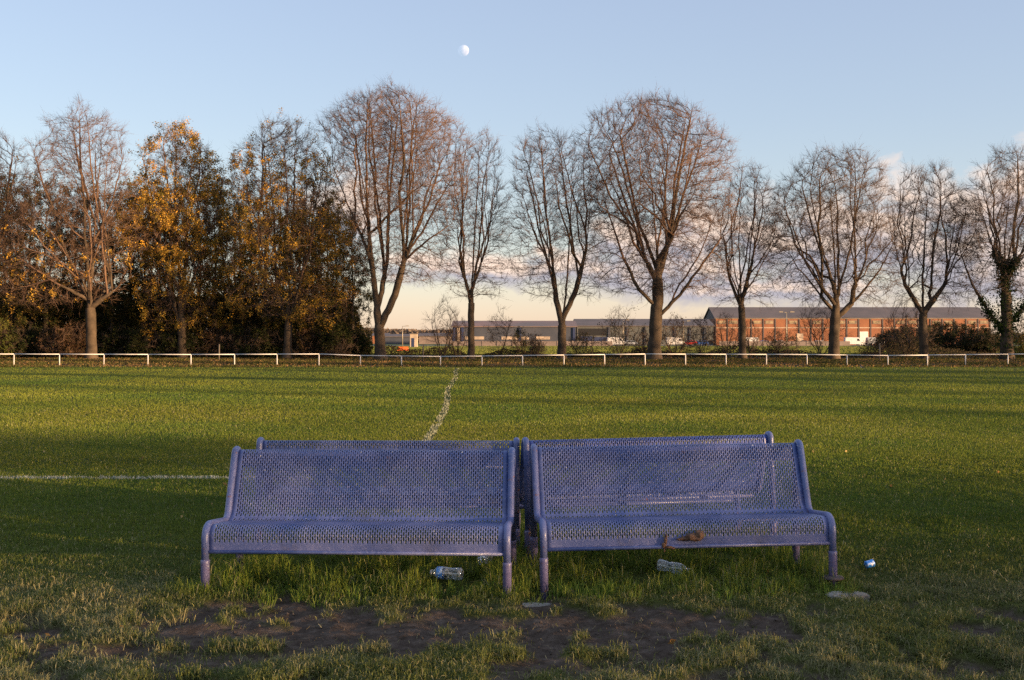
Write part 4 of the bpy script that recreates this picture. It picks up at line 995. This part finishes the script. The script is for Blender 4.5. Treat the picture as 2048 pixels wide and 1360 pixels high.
face_box(s3_, 'door', M['navy'], .8, wx(1185, 340) - wx(1154, 340), 0.0, wz(672, 340), -.14)
face_box(s3_, 'door', M['navy'], wx(1188, 340) - wx(1154, 340), wx(1216, 340) - wx(1154, 340), 0.0, wz(674, 340), -.14)
for px in (1218, 1255, 1290, 1320, 1350, 1380, 1410):
    xk = wx(px, 340) - wx(1154, 340); face_box(s3_, 'column', M['clad'], xk - .3, xk + .3, 0, ze - .2, -.3)
for (x0, x1, e, r_, D_, mt, lb) in [(770, 822, 674, 669, 420, 'clad', 'small grey shed far off at the left end of the open ground'), (838, 900, 673, 667, 430, 'pale', 'low pale shed far off left of the dark blue warehouse'), (745, 775, 672, 667, 470, 'brick', 'tiny reddish house beside the double stemmed tree')]:
    warehouse('shed', D_, x0, x1, e, r_, 10, M[mt], M['greyroof'], lb)
# small pale kiosk
kr = empty('kiosk', (wx(820, 250), 250, 0), 0, 'narrow pale kiosk standing in the open field', 'kiosk')
mb = MB(); mb.box(0, 0, 0, 1.6, 1.6, wz(668, 250)); mb.build('wall', M['cream'], kr); face_box(kr, 'door', M['navy'], .35, .95, 0, 2.0, -.06)
mb = MB(); mb.box(-.15, -.15, wz(668, 250) + .005, 1.75, 1.75, wz(668, 250) + .15); mb.build('roof', M['greyroof'], kr)
# orange barrier on the grass
M['orange'] = mat('orange_plastic', (0.65, 0.13, 0.03), None, 3, 0.5)
mb = MB(); mb.prism([(-.85, 0), (.85, 0), (.8, .28), (.72, .5), (.74, .62), (-.74, .62), (-.72, .5), (-.8, .28)], -.12, .12)
ob = mb.build('plastic_barrier', M['orange']); ob.location = (wx(806, 160), 160, 0.0); tag(ob, 'orange plastic barrier lying on the far field', 'barrier')
# low wall in front of the yards
for x0, x1, D_, z1, mt, lb in [(905, 1225, 300, 1.25, 'pale', 'low pinkish wall in front of the dark blue warehouse'), (1440, 1700, 310, 1.25, 'pale', 'low pale wall in front of the brick warehouse')]:
    mb = MB(); mb.box(wx(x0, D_), D_, 0, wx(x1, D_), D_ + .25, z1)
    k_ = int((wx(x1, D_) - wx(x0, D_)) / 4)
    for q in range(k_ + 1):
        xx_ = wx(x0, D_) + q * 4; mb.box(xx_ - .2, D_ - .08, 0, xx_ + .2, D_ - .003, z1 + .12)
    tag(mb.build('boundary_wall', M[mt]), lb, 'wall')
# yard surface
mb = MB(); mb.add([(-60, 311, .004), (150, 311, .004), (150, 349.9, .004), (-60, 349.9, .004)], [(0, 1, 2, 3)])
M['asphalt'] = mat('asphalt', (0.05, 0.05, 0.05), (0.07, 0.065, 0.06), 0.6, 0.9)
tag(mb.build('yard', M['asphalt']), kind='structure')
# parked cars and vans
M['tyre'] = mat('tyre', (0.02, 0.02, 0.02), None, 3, 0.8); M['carglass'] = mat('car_glass', (0.03, 0.04, 0.05), None, 3, 0.1)
def make_vehicle(van, colm, loc, rz, label):
    r_ = empty('parked_van' if van else 'parked_car', loc, rz, label, 'van' if van else 'car', 'vehicles parked in the yards')
    mb = MB()
    if van: mb.prism([(-2.5, .3), (2.5, .3), (2.55, 1.1), (2.1, 1.25), (1.6, 2.2), (1.3, 2.35), (-2.45, 2.35), (-2.5, 2.2)], -.95, .95)
    else: mb.prism([(-2.15, .3), (2.15, .3), (2.2, .7), (1.3, .9), (.75, 1.4), (-1.1, 1.45), (-1.9, .98), (-2.2, .85)], -.87, .87)
    mb.build('body', colm, r_, bevel=.06)
    mb = MB(); yb = .952 if van else .872
    for s in (-1, 1):
        pl = [(.95, 1.3), (1.85, 1.3), (1.5, 1.95), (.95, 1.95)] if van else [(-1.5, .98), (1.1, .95), (.65, 1.33), (-1.05, 1.36)]
        mb.prism(pl, s * yb, s * (yb + .012))
    mb.build('window', M['carglass'], r_)
    for x in (-1.45, 1.4):
        for s in (-1, 1):
            mb = MB(); mb.lathe([(0.001, 0), (.34, 0), (.34, .22), (.001, .22)], 14, Matrix.Translation((x, s * .80 + (0 if s < 0 else -.02) - (.08 if s < 0 else 0), .34)) @ Matrix.Rotation(-math.pi / 2, 4, 'X')); mb.build('wheel', M['tyre'], r_)
    return r_
VC = {'white': M['white'], 'silver': mat('silver_paint', (.45, .46, .48), None, 2, .3, metal=.4), 'blue': mat('blue_car_paint', (.03, .08, .25), None, 2, .3), 'red': mat('red_car_paint', (.35, .03, .02), None, 2, .3), 'black': mat('black_car_paint', (.02, .02, .025), None, 2, .3)}
veh = [(1, 'white', 1500, 'in the yard at the left end of the brick warehouse'), (0, 'blue', 1530, 'next to the white one at the left of the brick wall'), (0, 'silver', 1556, 'just left of the tall lamp post'), (0, 'white', 1640, 'behind the bare spreading bush'), (0, 'black', 1612, 'right of the tall lamp post'),
       (1, 'white', 1706, 'left of the white warehouse door'), (1, 'silver', 1750, 'right of the white warehouse door'), (0, 'red', 1785, 'last before the dark thicket'),
       (1, 'white', 1232, 'left of the massive trunk'), (0, 'silver', 1262, 'half hidden by the loose brown bush'), (1, 'white', 1350, 'just right of the massive trunk'), (0, 'red', 1380, 'second right of the massive trunk'), (0, 'blue', 1402, 'before the corner of the brick warehouse')]
for k, (van, cn, px, wh) in enumerate(veh):
    DD = 335 if px > 1440 else 325
    make_vehicle(van, VC[cn], (wx(px, DD), DD, .004), random.choice((0, math.pi)) + random.uniform(-.05, .05), f'{cn} {"van" if van else "car"} parked {wh}')
# lamp posts
M['lamp'] = mat('galvanised_steel', (0.28, 0.24, 0.18), None, 2, 0.5, metal=.3)
def lamp(px, D_, top, label, dbl=True):
    r_ = empty('street_lamp', (wx(px, D_), D_, 0), 0, label, 'lamp post', 'lamp posts in the yards'); zt = wz(top, D_)
    mb = MB(); mb.tube([(0, 0, 0), (0, 0, zt)], [.14, .08], 8); mb.build('pole', M['lamp'], r_)
    for s in ((-1, 1) if dbl else (1,)):
        mb = MB(); mb.tube([(0, 0, zt - .1), (s * .9, 0, zt)], .05, 6); mb.box(s * .8 if s > 0 else -1.7, -.2, zt - .08, 1.7 if s > 0 else -.8, .2, zt + .12); mb.build('lamp_head', M['lamp'], r_)
lamp(1573, 250, 624, 'tall twin headed lamp post in front of the brick warehouse')
lamp(697, 200, 655, 'thin pole seen through the end of the wood', False)
lamp(1246, 300, 640, 'thin lamp post left of the massive tree', False)
lamp(1367, 280, 642, 'lamp post between the massive tree and the brick warehouse', False)
lamp(805, 300, 652, 'distant lamp post in the open gap right of the double stemmed tree', False)
# timber stakes of a field fence
M['timber'] = mat('old_timber', (0.06, 0.045, 0.03), (0.1, 0.08, 0.06), 4, 0.9)
for px in (438, 846, 1258 + 446 + 55, ):
    D_ = 84; mb = MB(); mb.tube([(0, 0, -.1), (.02, 0, 1.25)], [.06, .05], 7); q = mb.build('timber_stake', M['timber']); q.location = (wx(px, D_), D_, 0)
    tag(q, {438: 'old timber stake before the dark wood', 846: 'old timber stake in the gap right of the double stemmed tree'}.get(px, 'old timber stake left of the fan shaped bush'), 'stake')

# far tree line on the horizon
n = 90000; th = rng.uniform(-0.75, 0.75, n); Dd = 620 + 60 * rng.random(n)
hx = Dd * np.tan(th * .8); top = 1.5 + 9 * fbm(hx, hx * 0, 0.012, 4, 55)
hz = top * rng.random(n) ** .7
col = lerp(np.array([0.13, 0.10, 0.08]), np.array([0.20, 0.15, 0.11]), rng.random(n))
V, f, cc = leaf_cards(np.stack([hx, Dd, hz], 1), np.full(n, 2.0), col)
tag(link_mesh('far_wood', np_mesh('far_wood', V, [f], False, cols=cc), M['leaf']), 'low brown line of distant trees along the horizon', 'wood', kind='stuff')
# hedge line at the field edge behind the trees
n = 26000; Dd = 101 + 5 * rng.random(n); hx = rng.uniform(-12, 50, n); top = 0.2 + 1.0 * np.clip(fbm(hx, hx * 0, 0.3, 4, 66) * 2.2 - .75, 0, 1)
col = lerp(np.array([0.035, 0.03, 0.018]), np.array([0.09, 0.065, 0.035]), rng.random(n))
V, f, cc = leaf_cards(np.stack([hx, Dd, top * rng.random(n)], 1), np.full(n, .16), col)
tag(link_mesh('brambles', np_mesh('brambles', V, [f], False, cols=cc), M['leaf']), 'low dark brambles between the bare tree trunks', 'brambles', kind='stuff')
# far field grass stands up and catches the sun
v = rng.uniform(10.4, 32, 90000); Dd = F * H / v; hx = rng.uniform(-1100, 1100, len(v)) * Dd / F
fc = lerp(np.array([0.10, 0.12, 0.03]), np.array([0.17, 0.175, 0.05]), rng.random(len(v)))
q = Dd < 298
me = blades('field_grass', hx[q], Dd[q], np.full(q.sum(), .12), np.full(q.sum(), .30), fc[q], .4, False, z=np.zeros(q.sum()))
tag(link_mesh('field_grass', me, M['blade']), 'bright green field grass beyond the row of bare trees', 'grass', kind='stuff')

# magpie on the far side of the pitch
def bird():
    D_ = 61.5; r_ = empty('magpie', (wx(1722, D_), D_, 0.0), 2.6, 'small black and white magpie standing on the far side of the pitch', 'bird')
    def body(name, spine, m):
        me = bpy.data.meshes.new(name); me.from_pydata([q[0] for q in spine], [(i, i + 1) for i in range(len(spine) - 1)], [])
        o_ = link_mesh(name, me, m, r_); sk = o_.modifiers.new('skin', 'SKIN')
        for q, vv in zip(spine, me.skin_vertices[0].data): vv.radius = (q[1], q[1])
        me.skin_vertices[0].data[0].use_root = True
        s_ = o_.modifiers.new('s', 'SUBSURF'); s_.levels = s_.render_levels = 2
        return o_
    blk = mat('black_feathers', (0.012, 0.012, 0.018), None, 5, .5); wh = mat('white_feathers', (.7, .7, .68), None, 5, .8)
    body('body', [((.10, 0, .235), .012), ((.07, 0, .225), .026), ((.03, 0, .185), .030), ((0, 0, .14), .045), ((-.05, 0, .11), .042), ((-.09, 0, .09), .022), ((-.22, 0, .06), .012)], blk)
    body('belly', [((.025, 0, .125), .036), ((-.02, 0, .095), .042), ((-.05, 0, .085), .03)], wh)
    for s in (-1, 1):
        mb = MB(); mb.tube([(-.02, s * .02, .08), (-.03, s * .022, .04), (-.01, s * .022, 0), (.03, s * .022, 0)], .006, 6); mb.build('leg', blk, r_)
    mb = MB(); mb.tube([(.105, 0, .235), (.14, 0, .228)], [.009, .001], 8); mb.build('beak', blk, r_)
bird()

# ------------------------------------------------------------------ moon
DM = 5200; rM = 11.2 * DM / F
mo = MB(); import bmesh
bm = bmesh.new(); bmesh.ops.create_uvsphere(bm, u_segments=48, v_segments=32, radius=rM); me = bpy.data.meshes.new('moon'); bm.to_mesh(me); bm.free(); me.shade_smooth()
m, t, o = nt('moon_rock'); df = N(t, 'ShaderNodeBsdfDiffuse'); trn = N(t, 'ShaderNodeBsdfTransparent'); ad = N(t, 'ShaderNodeAddShader')
t.links.new(ramp(t, noise(t, 0.035, 4, .6), [(.4, (.085, .08, .08)), (.6, (.14, .145, .17))]), df.inputs[0])
t.links.new(df.outputs[0], ad.inputs[0]); t.links.new(trn.outputs[0], ad.inputs[1])
ge = N(t, 'ShaderNodeNewGeometry'); mx = N(t, 'ShaderNodeMixShader'); t.links.new(ge.outputs['Backfacing'], mx.inputs[0]); t.links.new(ad.outputs[0], mx.inputs[1])
tr2 = N(t, 'ShaderNodeBsdfTransparent'); t.links.new(tr2.outputs[0], mx.inputs[2]); t.links.new(mx.outputs[0], o.inputs[0])
mo = link_mesh('moon', me, m); mo.location = (wx(927, DM), DM, wz(101, DM)); tag(mo, 'pale gibbous moon high in the clear blue sky', 'moon')

# ------------------------------------------------------------------ sky, clouds, sun
wd = bpy.data.worlds.new('World'); scene.world = wd; wd.use_nodes = True; t = wd.node_tree; t.nodes.clear()
out = N(t, 'ShaderNodeOutputWorld'); bg = N(t, 'ShaderNodeBackground')
sky = N(t, 'ShaderNodeTexSky', sky_type='NISHITA', sun_disc=False, sun_elevation=SUN_EL, sun_rotation=SUN_AZ, altitude=20, air_density=1.0, dust_density=0.6, ozone_density=2.0)
tc = N(t, 'ShaderNodeTexCoord'); sp_ = N(t, 'ShaderNodeSeparateXYZ'); t.links.new(tc.outputs['Generated'], sp_.inputs[0])
az = math_(t, 'ARCTAN2', sp_.outputs[0], sp_.outputs[1]); el = math_(t, 'ARCSINE', sp_.outputs[2])
BL = [  # cloud masses: photo x, y, half width, half height
    (1255, 490, 75, 50), (1400, 480, 105, 66), (1330, 545, 200, 55), (1530, 500, 90, 55), (1640, 500, 140, 110), (1770, 480, 120, 110), (1900, 520, 140, 100), (2010, 440, 110, 90), (2120, 460, 150, 120),
    (1120, 540, 130, 36), (960, 540, 160, 32), (830, 520, 60, 16), (700, 420, 75, 70), (1090, 500, 25, 12), (1500, 580, 300, 30)]
def density(daz, de):
    a = math_(t, 'ADD', az, daz) if daz else az; e_ = math_(t, 'ADD', el, de) if de else el
    cv = N(t, 'ShaderNodeCombineXYZ'); t.links.new(a, cv.inputs[0]); t.links.new(math_(t, 'MULTIPLY', e_, 1.35), cv.inputs[1])
    n1 = noise(t, 22, 7, 0.58, cv.outputs[0], 0.3)
    best = None
    for px, py, hw, hh in BL:
        ca, ce = (px - 1024) / F, (680 - py) / F
        u_ = math_(t, 'MULTIPLY', math_(t, 'SUBTRACT', a, ca), F / hw); v_ = math_(t, 'MULTIPLY', math_(t, 'SUBTRACT', e_, ce), F / hh)
        r2 = math_(t, 'SQRT', math_(t, 'ADD', math_(t, 'MULTIPLY', u_, u_), math_(t, 'MULTIPLY', v_, v_)))
        bl = math_(t, 'SUBTRACT', 1.0, r2)
        best = bl if best is None else math_(t, 'SMOOTH_MAX', best, bl, 0.25)
    return math_(t, 'ADD', best, math_(t, 'MULTIPLY', math_(t, 'SUBTRACT', n1, 0.5), 2.6))
d0 = density(0, 0); d1 = density(0.008, 0.010)
mask = math_(t, 'MULTIPLY', math_(t, 'ADD', d0, 0.30), 1.35, clamp=True)
mask = math_(t, 'MULTIPLY', mask, 0.92)
lit = math_(t, 'ADD', math_(t, 'MULTIPLY', math_(t, 'SUBTRACT', d0, d1), 1.5), math_(t, 'MULTIPLY', math_(t, 'SUBTRACT', el, 0.085), 7.0))
lit = math_(t, 'ADD', lit, 0.40, clamp=True)
SKYK = 1.0
cloud = mixc(t, lit, (0.56, 0.53, 0.61), (1.28, 0.98, 0.80))
KE = 1 / 2.83
grad = ramp(t, math_(t, 'MULTIPLY', math_(t, 'MAXIMUM', el, 0), 1 / 1.5708), [(q_, tuple(v * KE for v in c_)) for q_, c_ in
    [(0.0, (.58, .50, .46)), (0.012, (.54, .505, .50)), (0.03, (.465, .50, .54)), (0.065, (.365, .445, .545)), (0.12, (.335, .41, .54)), (0.20, (.315, .375, .525)), (0.35, (.31, .41, .60)), (0.6, (.52, .62, .86)), (1.0, (.68, .78, 1.0))]])
skyc = N(t, 'ShaderNodeMix', data_type='RGBA', blend_type='MIX'); skyc.inputs[0].default_value = 0.80
skyn = N(t, 'ShaderNodeMix', data_type='RGBA', blend_type='MULTIPLY'); skyn.inputs[0].default_value = 1; skyn.inputs[7].default_value = (0.36, 0.29, 0.28, 1)
t.links.new(sky.outputs[0], skyn.inputs[6])
t.links.new(skyn.outputs[2], skyc.inputs[6]); t.links.new(grad, skyc.inputs[7])
b1_ = N(t, 'ShaderNodeBackground'); b1_.inputs[1].default_value = 1.0; t.links.new(skyc.outputs[2], b1_.inputs[0])
b2_ = N(t, 'ShaderNodeBackground'); b2_.inputs[1].default_value = 0.30; t.links.new(cloud, b2_.inputs[0])
mxs = N(t, 'ShaderNodeMixShader'); t.links.new(mask, mxs.inputs[0]); t.links.new(b1_.outputs[0], mxs.inputs[1]); t.links.new(b2_.outputs[0], mxs.inputs[2])
t.links.new(mxs.outputs[0], out.inputs[0])

sl = bpy.data.lights.new('sun', 'SUN'); sl.energy = 5.0; sl.angle = math.radians(0.6); sl.color = (1.0, 0.66, 0.36)
so = bpy.data.objects.new('sun', sl); C.objects.link(so)
sdir = Vector((SDIR[0] * math.cos(SUN_EL), SDIR[1] * math.cos(SUN_EL), math.sin(SUN_EL)))
so.rotation_euler = sdir.to_track_quat('Z', 'Y').to_euler(); so.location = (30, -20, 30)

# ------------------------------------------------------------------ camera, view
cam = bpy.data.cameras.new('camera'); co = bpy.data.objects.new('camera', cam); C.objects.link(co)
co.location = (0, 0, H); co.rotation_euler = (math.pi / 2, 0, 0); cam.lens = 36 * F / 2048; cam.sensor_width = 36; cam.sensor_fit = 'HORIZONTAL'
cam.clip_start = 0.1; cam.clip_end = 20000
scene.camera = co
vs = scene.view_settings; vs.view_transform = 'Standard'; vs.look = 'None'; vs.exposure = 1.6; vs.gamma = 1.0; vs.use_curve_mapping = False
scene.cycles.max_bounces = 6; scene.cycles.transparent_max_bounces = 8; scene.cycles.use_denoising = False
scene.render.resolution_x = 1024; scene.render.resolution_y = 680
